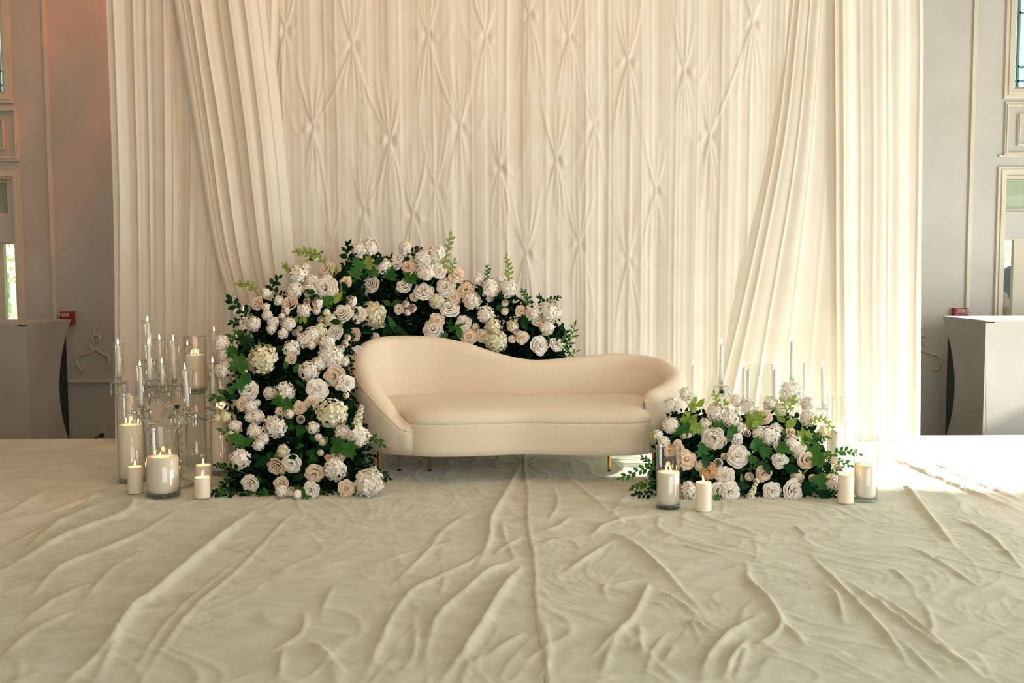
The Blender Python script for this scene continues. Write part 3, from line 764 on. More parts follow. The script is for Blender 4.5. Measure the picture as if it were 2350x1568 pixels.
def hydrangea_mesh(seed, nfl=46):
    r = np.random.default_rng(seed); V = []; Fc = []
    sx, sy = r.uniform(.9, 1.12), r.uniform(.85, 1.1)
    for i in range(nfl):
        z = 1 - (i + .5) / nfl * 1.35; a = i * 2.399 + r.uniform(-.2, .2); s = math.sqrt(max(0, 1 - z * z))
        rad = .80 * r.uniform(.85, 1.12); n = (s * math.cos(a) * sx, s * math.sin(a) * sy, z * .85)
        nr = Vector(n) + Vector(r.uniform(-.25, .25, 3))
        floret(V, Fc, (n[0] * rad, n[1] * rad, n[2] * rad), nr, r.uniform(.25, .36), r)
    # inner ball
    b = MB().lathe([(.01, -.55), (.4, -.42), (.58, 0), (.42, .42), (.01, .56)], 10)
    o = len(V); V += b.v; Fc += [tuple(i + o for i in f) for f in b.f]
    return V, Fc
def spike_mesh(seed):
    r = np.random.default_rng(seed); V = []; Fc = []
    for i in range(34):
        t = i / 33; a = i * 2.4; rad = .42 * (1 - .75 * t) + .05
        c = (rad * math.cos(a), rad * math.sin(a), -1 + 2.4 * t)
        floret(V, Fc, c, (math.cos(a), math.sin(a), .5), .30 * (1 - .55 * t), r)
    return V, Fc
FM = {}
def flower_mesh(kind, var, matn):
    k = (kind, var, matn)
    if k not in FM:
        V, Fc = {'r': rose_mesh, 'b': lambda s, _: rose_mesh(s, 'bud'), 'h': lambda s, _: hydrangea_mesh(s), 's': lambda s, _: spike_mesh(s)}[kind](100 + var * 13 + ord(kind), 'rose')
        me = mesh('flower', V, Fc); me.materials.append(M[matn]); FM[k] = me
    return FM[k]
CAL = MB().lathe([(.02, -.95), (.06, -.62), (.30, -.52), (.36, -.40), (.30, -.36)], 8).mesh('calyx'); CAL.materials.append(M['stem'])

TYPES = {'r': ('rose', 'r', 'petal_white'), 'p': ('rose', 'r', 'petal_peach'), 'o': ('rose', 'r', 'petal_orange'), 'b': ('rose_bud', 'b', 'petal_blush'), 'w': ('rose_bud', 'b', 'petal_white'), 'h': ('hydrangea', 'h', 'petal_white'), 'c': ('hydrangea', 'h', 'petal_cream'), 's': ('flower_spike', 's', 'petal_cream')}
def aim_rot(d, spin):
    q = Vector(d).normalized().to_track_quat('Z', 'Y')
    return (q.to_matrix() @ Matrix.Rotation(spin, 3, 'Z')).to_euler()
def place_flowers(root, items, depth, ctr):
    base = Vector(root.location); r = np.random.default_rng(77)
    for (px, py, R, t) in items:
        Y = float(depth(px, py)); p = at(px, py, Y); rm = R * pxm(Y)
        nm, kd, mt = TYPES[t]
        out = Vector((p.x - ctr[0](py), -1.0, (p.z - ctr[1](px)) * .5 + .15)); out.x *= .6
        out += Vector(r.uniform(-.33, .33, 3))
        if kd == 's': out = Vector((.3, -.3, 1.0))
        scale = rm * (1.12 if kd == 'r' else 1.12 if kd == 'h' else 1.3)
        if kd == 'b': out += Vector(r.uniform(-.5, .5, 3))
        p = p + Vector((0, 0, 0))
        if p.z < rm * .9: p.z = rm * .9 + .01
        o = obj(nm, flower_mesh(kd, int(r.integers(0, 5)), mt), None, root, p - base, aim_rot(out, r.uniform(0, 7)), scale)
        if kd == 'b': obj('calyx', CAL, None, o)

FL = """590 697 14 p;611 706 10 h;613 724 12 h;664 695 18 p;657 714 11 b;648 726 8 b;699 714 18 h;540 716 10 b;559 742 13 r;583 744 17 h;627 741 15 h;623 756 11 h;662 744 17 h;650 767 13 h;679 765 9 b;689 755 7 b;717 770 21 h;698 781 17 h;669 801 19 h;668 823 12 p;602 826 33 c;555 834 8 b;560 849 11 b;509 789 20 h;512 849 18 h;515 815 14 h
705 692 9 b;730 697 14 b;727 714 11 b;751 719 9 b;736 734 8 b;757 735 14 c;786 720 21 r;807 692 14 b;820 721 18 r;854 724 34 c;735 760 17 c;768 763 18 r;812 768 14 p;797 776 9 b;792 790 9 b;783 801 9 b;716 793 11 b;751 789 20 h;758 818 26 h;733 835 18 h;709 852 23 h;860 773 12 b;818 818 19 r;768 864 22 p;790 830 13 h
572 896 20 r;619 902 15 h;652 900 23 h;556 928 14 p;575 935 15 h;590 925 8 h;575 958 14 h;591 957 16 h;540 980 17 h;518 957 12 c;500 960 9 c;584 990 19 h;604 1008 14 h;593 1022 13 h;632 980 26 h;643 945 11 p;665 951 12 b;687 936 14 p;690 963 11 b;650 1035 15 c;532 1000 12 h
728 894 23 r;795 880 17 r;775 890 8 b;795 908 8 b;717 924 14 p;762 950 35 c;719 982 14 h;731 1004 9 h;787 994 20 h;823 1003 25 h;824 957 17 s;740 1015 8 c;737 1040 8 b
552 1054 24 h;574 1110 19 r;634 1073 21 p;668 1065 20 r;645 1112 16 p;647 1147 15 h;668 1143 12 b;684 1159 11 b;721 1088 20 p;769 1078 26 h;776 1048 15 p;753 1051 7 o;714 1151 18 r;795 1122 18 p;848 1127 35 h
682 632 24 h;676 667 21 h;712 665 17 h;715 646 17 h;747 662 25 r;749 622 19 p;723 592 9 b;849 566 21 h;822 574 18 h;880 612 19 h;851 652 19 r;793 648 13 p;612 673 13 b;640 690 12 h;700 615 13 c
927 656 17 r;972 668 20 r;1023 660 20 r;951 681 10 p;915 709 11 r;932 700 9 b;946 708 11 b;936 717 9 b;1002 691 17 c;1041 683 15 p;1031 707 20 r;1070 664 17 p;1082 690 23 h;1125 660 23 h;1123 685 9 b;976 622 23 h;970 592 20 h;1002 581 19 h;1007 622 16 r;1049 632 17 p;913 591 12 r;910 607 12 r;937 613 15 p;929 569 15 h;1158 697 9 b;1158 716 9 b;1115 722 20 h;1131 748 18 c;1139 783 25 c;1064 742 16 r;1076 773 18 p;1090 750 9 b;1108 771 14 p;994 756 20 r;1003 736 15 p;1184 762 9 b;1199 775 13 p;1174 779 10 b;1196 714 12 p;1235 736 13 p;1225 717 21 h;1262 715 26 h;1254 752 19 h;1166 662 21 h;1239 793 19 r;1279 791 15 r;1176 748 15 c;1095 640 14 h;1150 640 12 h"""
FRR = """1540 977 19 h;1507 1001 14 h;1523 1014 13 h;1540 928 17 h;1575 905 16 h;1569 999 9 b;1580 998 9 b;1555 1018 9 p;1537 1035 12 o;1560 1033 11 p;1575 1056 21 p;1637 1007 25 r;1619 975 15 h;1645 948 23 h;1676 962 23 h;1661 1016 8 b;1672 1007 8 b;1692 1011 14 r;1661 1047 8 b;1648 1063 12 b;1694 1047 23 r;1720 936 19 h;1715 995 9 b;1744 995 19 h;1765 1001 23 h;1786 1025 11 r;1815 993 12 p;1820 1022 22 h;1837 1036 19 h;1790 1057 17 r;1851 1056 20 p;1754 957 17 p;1813 904 24 h;1768 925 18 h;1853 959 21 h;1856 928 21 h;1780 985 15 h;1793 940 15 h;1912 1057 10 b;1625 1081 19 o;1606 1070 12 c;1663 1092 19 r;1648 1127 19 r;1675 1154 20 r;1580 1140 21 h;1718 1095 11 b;1736 1105 8 b;1752 1088 17 p;1726 1142 15 s;1773 1142 19 r;1820 1148 22 r;1865 1098 11 b;1871 1127 12 b;1904 1110 21 h;1829 1095 15 c;1921 1073 9 b;1700 985 15 h;1890 990 14 c;1690 920 14 h"""
def parse(s): return [(float(a), float(b_), float(c), d) for a, b_, c, d in (i.split() for l in s.split('\n') for i in l.split(';'))]

def DL(px, py):
    col = 5.20 + np.clip((1165 - np.asarray(py, float)) / 600, 0, 1) * .88
    s = sstep(770, 880, px) * np.where(np.asarray(px) > 890, 1.0, 1 - sstep(800, 870, py))
    return col * (1 - s) + 6.60 * s
def DR(px, py): return 5.12 + np.clip((1165 - np.asarray(py, float)) / 250, 0, 1) * .34
POLY_L = [(500,1160),(560,1158),(680,1160),(740,1160),(800,1148),(848,1125),(848,1085),(838,1045),(832,1010),(815,960),(806,900),(803,830),(830,800),(850,830),(960,830),(1020,830),(1080,840),(1140,850),(1200,860),(1260,850),(1302,835),(1310,770),(1285,735),(1240,700),(1180,680),(1100,655),(1050,640),(1000,610),(950,595),(900,590),(850,582),(800,585),(765,620),(690,650),(620,680),(565,700),(545,725),(550,760),(525,800),(520,860),(515,900),(520,960),(530,1020),(545,1060),(512,1095)]
POLY_R = [(1500,1120),(1520,1150),(1580,1160),(1680,1168),(1780,1165),(1850,1160),(1920,1150),(1915,1080),(1900,1020),(1870,975),(1800,955),(1700,960),(1620,950),(1560,950),(1530,985),(1515,1040)]
def in_poly(x, y, P):
    c = False; j = len(P) - 1
    for i in range(len(P)):
        xi, yi = P[i]; xj, yj = P[j]
        if (yi > y) != (yj > y) and x < (xj - xi) * (y - yi) / (yj - yi) + xi: c = not c
        j = i
    return c
def poly_samples(P, n, r):
    xs = [p[0] for p in P]; ys = [p[1] for p in P]; out = []
    while len(out) < n:
        x = r.uniform(min(xs), max(xs)); y = r.uniform(min(ys), max(ys))
        if in_poly(x, y, P): out.append((x, y))
    return out
def leaf_verts(kind):
    if kind == 'ovate': W = [(0,0),(.18,.20),(.42,.30),(.70,.22),(1,0)]
    elif kind == 'lance': W = [(0,0),(.2,.10),(.5,.15),(.8,.09),(1.0,0)]
    else: W = None
    V = []; Fc = []
    if W:
        for t, w_ in W:
            z = -.18 * t * t
            V += [(-w_, t, z + .10 * w_), (0, t, z), (w_, t, z + .10 * w_)]
        for i in range(len(W) - 1):
            a = i * 3; Fc += [(a, a+1, a+4, a+3), (a+1, a+2, a+5, a+4)]
    else:   # five-lobed leaf
        pts = [(0,0),(.22,.02),(.48,.10),(.34,.28),(.60,.48),(.34,.52),(.22,.62),(.30,.82),(.12,.78),(0,1.0)]
        full = pts + [(-x, y) for x, y in pts[-2:0:-1]]
        V = [(x, y, .34 * abs(x) - .22 * y * y + .07 * math.sin(9 * x + 7 * y)) for x, y in full] + [(0, .45, -.05)]
        n = len(full); Fc = [(n, i, (i + 1) % n) for i in range(n)]
    return V, Fc
LF = {}
def leaf_mesh(kind, mt):
    if (kind, mt) not in LF:
        V, Fc = leaf_verts(kind); me = mesh('leaf', V, Fc); me.materials.append(M[mt]); LF[(kind, mt)] = me
    return LF[(kind, mt)]
def rand_leaf_rot(r, updir=None):
    """leaf blade roughly facing the room, pointing in direction given in the picture plane"""
    a = r.uniform(0, 2 * math.pi) if updir is None else updir
    d = Vector((math.cos(a), r.uniform(-.5, .15), math.sin(a))).normalized()
    n = Vector((r.uniform(-.5, .5), -1, r.uniform(-.1, .8))).normalized()
    x = d.cross(n).normalized(); n = x.cross(d)
    return Matrix((x, d, n)).transposed().to_euler()
def foliage_fill(root, P, depth, n, thick, seed, core_r):
    r = np.random.default_rng(seed); base = np.array(root.location)
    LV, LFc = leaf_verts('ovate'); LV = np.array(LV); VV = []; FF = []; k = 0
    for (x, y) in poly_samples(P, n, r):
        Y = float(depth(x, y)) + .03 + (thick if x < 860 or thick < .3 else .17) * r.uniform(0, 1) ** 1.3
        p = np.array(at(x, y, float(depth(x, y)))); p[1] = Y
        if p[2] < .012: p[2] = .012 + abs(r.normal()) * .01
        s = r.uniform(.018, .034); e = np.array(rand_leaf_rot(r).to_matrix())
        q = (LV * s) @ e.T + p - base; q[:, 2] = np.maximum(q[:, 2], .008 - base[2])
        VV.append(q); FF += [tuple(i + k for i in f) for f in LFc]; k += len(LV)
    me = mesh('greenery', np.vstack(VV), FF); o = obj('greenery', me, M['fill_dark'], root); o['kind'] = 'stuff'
    # added near-black lumps standing in for shade in the gaps, blocking see-through
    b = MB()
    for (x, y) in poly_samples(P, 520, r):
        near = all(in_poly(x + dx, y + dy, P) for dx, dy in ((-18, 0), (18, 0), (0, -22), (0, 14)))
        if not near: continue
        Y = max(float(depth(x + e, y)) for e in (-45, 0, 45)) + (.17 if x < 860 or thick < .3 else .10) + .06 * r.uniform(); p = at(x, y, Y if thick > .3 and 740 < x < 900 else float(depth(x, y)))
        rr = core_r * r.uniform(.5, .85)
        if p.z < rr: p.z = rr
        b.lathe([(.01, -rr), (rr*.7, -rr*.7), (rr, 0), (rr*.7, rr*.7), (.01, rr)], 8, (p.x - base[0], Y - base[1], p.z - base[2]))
    o = obj('gap_core', b.mesh('gap_core'), M['core'], root); o['kind'] = 'stuff'
def leaves(root, items, depth, seed, nf):
    r = np.random.default_rng(seed); base = Vector(root.location)
    for k, (px, py, L, ang, kind, mt) in enumerate(items):
        Y = float(depth(px, py)) - (.03 if k < nf else -.03); p = at(px, py, Y)
        s = L * pxm(Y); a = math.radians(ang)
        d = Vector((math.cos(a), 0, math.sin(a))) * (s * .5)
        obj('leaf', leaf_mesh(kind, mt), None, root, p - base - d, rand_leaf_rot(r, a), s)
def sprigs(root, items, depth, seed):
    r = np.random.default_rng(seed); base = Vector(root.location)
    for (pts, Lpx, mt, kind, dy) in items:
        P3 = []
        for i, (px, py) in enumerate(pts):
            Y = float(depth(*pts[0])) + dy * i; q = at(px, py, Y); q.z = max(q.z, .03); P3.append(tuple(q))
        c = catmull(P3, 14); n = len(c); s = Lpx * pxm(float(c[0][1]))
        sp = obj('sprig', MB().tube([Vector(q) - base for q in c], [.0022] * n, 5).mesh('sprig'), M['stem'], root)
        L = sum((Vector(c[i+1]) - Vector(c[i])).length for i in range(n - 1))
        m = max(4, min(14, int(L / (s * .42))))
        for i in range(m):
            t = .28 + .72 * i / (m - 1); f = t * (n - 1); k = min(int(f), n - 2)
            q = Vector(c[k]).lerp(Vector(c[k+1]), f - k); dr = (Vector(c[k+1]) - Vector(c[k])).normalized()
            ang = math.atan2(dr.z, dr.x) + (0 if i == m - 1 else (.85 if i % 2 else -.85) + r.uniform(-.2, .2))
            obj('leaf', leaf_mesh(kind, mt), None, sp, q - base, rand_leaf_rot(r, ang), s * r.uniform(.75, 1.15) * (1 - .25 * t))
def rand_leaves(P, n, seed):
    r = np.random.default_rng(seed); out = []
    for (x, y) in poly_samples(P, n, r):
        mt = ['leaf_dark', 'leaf_dark', 'leaf_mid', 'leaf_mid', 'leaf_dark', 'leaf_lime'][r.integers(0, 6)]
        out.append((x, y, r.uniform(16, 30), r.uniform(0, 360), ['ovate', 'ovate', 'lance', 'lobed'][r.integers(0, 4)], mt))
    return out

g = ground(690, 1150)
arL = empty('flower_arrangement', (g.x, g.y + .15, .012), 'tall arch of white and peach flowers climbing over the sofa back', 'flowers')
foliage_fill(arL, POLY_L, DL, 9500, .34, 5, .085)
place_flowers(arL, parse(FL), DL, (lambda py: -1.15 if py > 800 else -.5, lambda px: .5 if px < 800 else .75))
SPL = [([(985,660),(1020,600),(1033,543)],17,'leaf_lime','ovate',0), ([(1025,650),(1042,600)],14,'leaf_lime','ovate',0), ([(1165,665),(1168,625),(1163,590)],15,'leaf_lime','ovate',0), ([(1115,670),(1120,612)],12,'leaf_mid','ovate',0),
 ([(770,640),(725,585),(678,578)],17,'leaf_lime','ovate',0), ([(600,690),(575,655),(548,652)],15,'leaf_lime','ovate',0), ([(595,730),(550,710),(532,690)],24,'leaf_dark','ovate',0), ([(650,690),(625,660),(640,640)],22,'leaf_dark','ovate',0),
 ([(690,650),(665,622),(652,608)],12,'leaf_lime','ovate',0), ([(1195,725),(1212,690),(1200,668)],13,'leaf_mid','ovate',0), ([(1225,710),(1255,692),(1282,684)],13,'leaf_dark','ovate',0), ([(1285,810),(1312,775),(1318,750)],22,'leaf_mid','lance',0),
 ([(1280,815),(1305,818),(1322,808)],18,'leaf_mid','lance',0), ([(835,1005),(860,1005),(878,1020)],17,'leaf_mid','ovate',0), ([(815,1075),(860,1085),(890,1097)],20,'leaf_dark','ovate',0), ([(570,1090),(525,1072),(498,1068)],16,'leaf_dark','ovate',0),
 ([(570,1140),(520,1130),(486,1154)],18,'leaf_dark','ovate',0), ([(560,910),(520,905),(492,914)],24,'leaf_mid','ovate',0), ([(580,745),(550,738),(532,742)],18,'leaf_dark','ovate',0), ([(825,620),(795,585),(800,562)],22,'leaf_dark','ovate',0),
 ([(880,750),(905,772),(935,792)],36,'leaf_dark','lance',-.02), ([(895,745),(925,785),(956,806)],34,'leaf_mid','lance',-.02), ([(905,610),(945,580),(962,572)],16,'leaf_dark','ovate',0), ([(560,1005),(530,1000),(512,990)],22,'leaf_mid','ovate',0),
 ([(540,1100),(515,1110),(500,1130)],15,'leaf_dark','ovate',0), ([(560,760),(535,770),(520,790)],18,'leaf_mid','ovate',0), ([(1260,700),(1240,690),(1238,680)],12,'leaf_dark','ovate',0), ([(700,600),(715,590),(735,580)],14,'leaf_mid','ovate',0),
 ([(840,1040),(838,1060),(842,1080)],24,'leaf_dark','ovate',0), ([(530,1150),(510,1145),(505,1120)],14,'leaf_mid','ovate',0), ([(1060,790),(1045,770),(1030,745)],18,'leaf_mid','lance',0)]
sprigs(arL, SPL, DL, 3)
LVL = [(530,805,32,110,'lobed','leaf_mid'),(545,838,48,200,'lobed','leaf_mid'),(552,812,30,60,'ovate','leaf_dark'),(820,605,36,120,'lobed','leaf_mid'),(845,600,34,70,'lobed','leaf_lime'),(812,635,36,-120,'lobed','leaf_mid'),(855,625,40,-20,'lobed','leaf_mid'),(870,598,30,40,'ovate','leaf_dark'),
 (897,625,36,75,'lobed','leaf_mid'),(945,632,40,70,'lobed','leaf_mid'),(902,745,50,-60,'lance','leaf_mid'),(915,755,55,-30,'lance','leaf_dark'),(885,760,45,-110,'lance','leaf_dark'),(712,668,26,160,'ovate','leaf_dark'),(722,682,26,180,'ovate','leaf_dark'),(545,1005,50,150,'ovate','leaf_mid'),(560,1015,44,20,'ovate','leaf_mid'),
 (640,918,30,60,'lobed','leaf_mid'),(662,930,34,-40,'lobed','leaf_mid'),(714,938,18,80,'ovate','leaf_dark'),(716,955,17,60,'ovate','leaf_dark'),(785,1030,44,-20,'lobed','leaf_mid'),(805,1035,44,-70,'lobed','leaf_mid'),(770,1015,36,150,'lobed','leaf_mid'),(748,690,40,30,'ovate','leaf_mid'),(775,682,36,60,'ovate','leaf_lime'),
 (640,960,22,200,'ovate','leaf_dark'),(660,970,26,180,'ovate','leaf_dark'),(640,905,20,80,'lobed','leaf_lime'),(610,1130,26,-70,'ovate','leaf_mid'),(690,1125,30,10,'lobed','leaf_mid'),(700,1135,26,200,'lobed','leaf_mid'),(700,735,18,-80,'ovate','leaf_lime'),(690,736,18,-110,'ovate','leaf_lime'),(680,734,18,-100,'ovate','leaf_lime'),
 (770,738,26,170,'ovate','leaf_dark'),(780,750,24,-100,'ovate','leaf_lime'),(670,1050,24,190,'ovate','leaf_dark'),(620,1050,34,80,'lobed','leaf_dark'),(600,1060,40,200,'ovate','leaf_dark'),(1045,750,44,30,'lance','leaf_mid'),(1055,765,30,-80,'ovate','leaf_mid'),(1020,775,26,-60,'ovate','leaf_mid'),(1105,665,22,100,'lobed','leaf_dark'),(1150,675,26,80,'ovate','leaf_dark'),
 (1210,735,30,0,'lobed','leaf_dark'),(1295,775,34,60,'lance','leaf_mid'),(1280,770,30,80,'lance','leaf_dark'),(1300,800,28,-40,'lance','leaf_mid'),(640,800,28,40,'ovate','leaf_dark'),(690,880,34,-30,'lance','leaf_dark'),(680,845,24,60,'ovate','leaf_mid'),(655,840,22,-100,'ovate','leaf_mid'),(560,780,34,140,'lobed','leaf_dark'),(575,795,30,60,'lobed','leaf_dark'),
 (520,905,26,110,'ovate','leaf_dark'),(535,912,26,-20,'ovate','leaf_dark'),(505,916,24,180,'ovate','leaf_mid'),(547,885,34,200,'lobed','leaf_mid'),(560,870,34,180,'lobed','leaf_mid')]
leaves(arL, LVL + [q for q in rand_leaves(POLY_L, 150, 9) if q[1] < 780 or q[0] < 850], DL, 4, len(LVL))

g = ground(1720, 1150)
arR = empty('flower_arrangement', (g.x, g.y + .12, .012), 'low mound of white and apricot flowers with candles around it', 'flowers')
foliage_fill(arR, POLY_R, DR, 3600, .26, 6, .06)
place_flowers(arR, parse(FRR), DR, (lambda py: 1.25, lambda px: .2))
SPR = [([(1530,1085),(1480,1078),(1424,1097)],19,'leaf_mid','ovate',0), ([(1525,1095),(1485,1108),(1455,1120)],17,'leaf_mid','ovate',0), ([(1520,1140),(1485,1142),(1460,1152)],17,'leaf_dark','ovate',0), ([(1510,1075),(1490,1062),(1476,1050)],14,'leaf_mid','ovate',0),
 ([(1520,1120),(1500,1110),(1490,1125)],16,'leaf_dark','ovate',0), ([(1890,1060),(1930,1035),(1970,1042)],17,'leaf_mid','ovate',0), ([(1880,1010),(1905,1048),(1950,1068)],16,'leaf_mid','ovate',0), ([(1830,1010),(1860,970),(1890,962),(1915,990)],14,'leaf_lime','ovate',0), ([(1840,1005),(1870,1000),(1898,1005)],15,'leaf_mid','ovate',0),
 ([(1590,985),(1585,950),(1592,925)],22,'leaf_lime','ovate',0), ([(1640,960),(1648,930),(1640,905)],14,'leaf_lime','ovate',0), ([(1660,950),(1662,925)],18,'leaf_lime','ovate',0), ([(1880,1085),(1905,1090),(1930,1075)],15,'leaf_mid','ovate',0), ([(1860,1140),(1895,1150),(1922,1148)],20,'leaf_dark','lance',0),
 ([(1800,980),(1805,945),(1795,925)],20,'leaf_lime','lance',0), ([(1812,960),(1815,930),(1822,915)],16,'leaf_lime','ovate',0), ([(1505,1030),(1498,1000),(1496,980)],14,'leaf_lime','lance',0), ([(1700,1080),(1730,1072),(1755,1060)],13,'leaf_mid','ovate',0), ([(1870,1050),(1890,1070),(1885,1095)],16,'leaf_mid','ovate',0), ([(1850,1130),(1880,1145),(1900,1160)],22,'leaf_dark','lance',0)]
sprigs(arR, SPR, DR, 13)
LVR = [(1575,965,36,160,'lobed','leaf_lime'),(1590,970,36,80,'lobed','leaf_lime'),(1570,985,34,200,'lobed','leaf_mid'),(1600,985,34,-30,'lobed','leaf_lime'),(1590,930,30,80,'ovate','leaf_lime'),(1608,925,26,60,'ovate','leaf_lime'),(1655,985,38,-10,'lobed','leaf_mid'),(1685,995,36,-30,'lobed','leaf_mid'),(1640,985,32,160,'lobed','leaf_mid'),
 (1725,965,42,110,'lobed','leaf_lime'),(1745,955,34,40,'lobed','leaf_lime'),(1735,980,30,-100,'lobed','leaf_lime'),(1740,1025,40,-40,'lobed','leaf_mid'),(1760,1035,36,20,'lobed','leaf_mid'),(1800,1030,36,-10,'lobed','leaf_mid'),(1815,970,36,50,'ovate','leaf_lime'),(1850,1000,40,20,'lobed','leaf_lime'),(1780,945,26,110,'lance','leaf_lime'),(1798,920,26,140,'lance','leaf_lime'),
 (1620,1060,40,-70,'ovate','leaf_dark'),(1610,1030,36,100,'lobed','leaf_mid'),(1730,1055,28,10,'lobed','leaf_mid'),(1760,1075,34,-60,'ovate','leaf_dark'),(1815,1075,40,-20,'ovate','leaf_dark'),(1880,1110,44,-70,'lobed','leaf_mid'),(1855,1125,40,-110,'lobed','leaf_dark'),(1893,1135,40,-20,'ovate','leaf_dark'),(1700,1115,40,0,'ovate','leaf_dark'),(1645,1145,26,-100,'ovate','leaf_mid'),
 (1560,990,30,220,'ovate','leaf_mid'),(1545,1000,24,190,'lance','leaf_dark'),(1870,1030,40,60,'lobed','leaf_mid'),(1880,1060,40,-60,'lobed','leaf_mid'),(1850,1010,30,120,'ovate','leaf_mid')]
leaves(arR, LVR + rand_leaves(POLY_R, 70, 19), DR, 14, len(LVR))

# ------------------------------------------------------------------ candles and glass
def flame_mesh():
    return MB().lathe([(.0006, 0), (.0042, .006), (.0052, .012), (.0040, .021), (.0018, .031), (.0003, .038)], 10).mesh('flame')
FLM = flame_mesh(); FLM.materials.append(M['flame'])
WKM = MB().lathe([(.0011, 0), (.0011, .012)], 6).mesh('wick'); WKM.materials.append(M['wick'])
def flame_at(root, loc, s=1.0, light=0, lean=(0, 0)):
    wk = obj('wick', WKM, None, root, loc, (lean[0] * .5, lean[1] * .5, 0), s)
    obj('flame', FLM, None, wk, (0, 0, .008), (lean[0], lean[1], 0))
    if light:
        wp = Vector(root.location) + Vector(loc) + Vector((0, 0, .03))
        lamp('candle_glow', 'POINT', wp, light, (1.0, .52, .2), shadow_soft_size=.012)
def pillar(px, top, bot, rpx, label, Y=None, light=0, lean=(0, 0), group='pillar candles on the floor'):
    g = ground(px, bot - rpx * .18); Y = Y or g.y
    base = Vector((at(px, bot, Y).x, Y, .014)); H = at(px, top + rpx * .15, Y).z - base.z; R = rpx * pxm(Y)
    root = empty('pillar_candle', base, label, 'candle', group)
    obj('body', MB().lathe([(R*.97, 0), (R, .006), (R, H - .006), (R*.97, H), (R*.80, H - .003), (R*.4, H - .007), (.001, H - .008)], 32).mesh('body'), M['wax'], root)
    flame_at(root, (0, 0, H - .009), 1.0, light, lean)
def cylinder_candle(px, gtop, ctop, bot, rpx, label, glabel, flames, Y=None, floor_z=.014, light=0, mat='wax_sand', cr=.90):
    g = ground(px, bot - rpx * .2); Y = Y or g.y
    bz = floor_z; x = at(px, bot, Y).x; R = rpx * pxm(Y)
    H = at(px, gtop, Y).z - bz; HC = at(px, ctop, Y).z - bz
    v = empty('glass_cylinder', (x, Y, bz), glabel, 'vase', 'clear glass cylinders')
    obj('wall', MB().lathe([(R, .004), (R, H), (R - .003, H + .001), (R - .004, H - .002), (R - .004, .016)], 40, caps=False).mesh('wall'), M['glass'], v)
    obj('base', MB().lathe([(R*.96, 0), (R + .0005, .003), (R + .0005, .014), (R*.9, .017), (.002, .017)], 40).mesh('base'), M['glass_base'], v)
    obj('rim', MB().tube([(R * math.cos(a), R * math.sin(a), H) for a in np.linspace(0, 2 * math.pi, 33)], .0018, 6).mesh('rim'), M['crystal'], v)
    c = empty('poured_candle', (x, Y, bz + .018), label, 'candle', 'candles inside glass cylinders'); h = HC - .018; r = R * cr
    obj('body', MB().lathe([(r*.80, 0), (r*.92, .008), (r*.97, .03), (r, .06), (r, h - .002), (r*.985, h), (r*.5, h - .002), (.001, h - .003)], 36).mesh('body'), M[mat], c)
    for (fx, fy, ln) in flames: flame_at(c, (fx * r, fy * r, h - .003), .85, 0, (ln, ln))
    if light: lamp('candle_glow', 'POINT', (x, Y - r * .2, bz + HC + .03), light, (1.0, .52, .2), shadow_soft_size=.015)
    return x, Y, R
F3 = [(-.1, -.3, .25), (.5, .1, -.2), (-.6, .2, .1)]
LG = .22
pillar(312, 1068, 1140, 17, 'pillar candle between the tall and the wide glass cylinders', light=LG)
pillar(468, 1064, 1124, 18, 'pillar candle standing behind the shorter pillar near the flower column', light=LG)
pillar(465, 1092, 1151, 18, 'shorter front pillar candle beside the foot of the flower column', light=LG, lean=(0, .1))
pillar(1614, 1104, 1181, 18.5, 'foremost pillar candle in front of the low flower mound', light=LG, lean=(0, -.08))
pillar(1940, 1086, 1163, 18, 'pillar candle at the sunlit end of the low flower mound', light=LG)
cylinder_candle(304, 905, 974, 1116, 30, 'tall candle filling a slim cylinder near the dim wall', 'tall slim glass cylinder with candle nearest the dim wall', [(.0, -.2, .1), (.55, .2, .2), (-.5, .3, 0)], light=LG)
cylinder_candle(376, 985, 1047, 1150, 38, 'wide white three-wick candle in front of the crystal candelabra', 'widest glass cylinder in front of the crystal candelabra', F3, light=LG, cr=.91)
cylinder_candle(512, 860, 937, 1096, 26, 'tall candle half hidden behind the flower column', 'tall glass cylinder half hidden behind the flower column', [(.3, -.3, .1), (-.4, 0, 0)], light=LG)
cylinder_candle(1533, 1024, 1083, 1176, 28.5, 'white candle in the glass at the sofa end of the flower mound', 'glass cylinder with candle in front of the sofa arm', [(-.25, -.2, .1), (.2, -.3, -.1), (-.1, .4, 0)], light=LG)
cylinder_candle(1985, 1004, 1066, 1159, 27, 'white candle in the outermost sunlit glass cylinder', 'outermost glass cylinder in the sunlight beside the pillar candle', [(-.3, -.2, .1), (.4, 0, 0), (.1, .4, 0)], light=LG)
cylinder_candle(1916, 913, 986, 1115, 22, 'white candle in the tall glass behind the flower mound', 'tall glass cylinder behind the sunlit end of the flower mound', [(0, -.2, .1), (.4, .2, 0)], Y=5.75, light=LG)
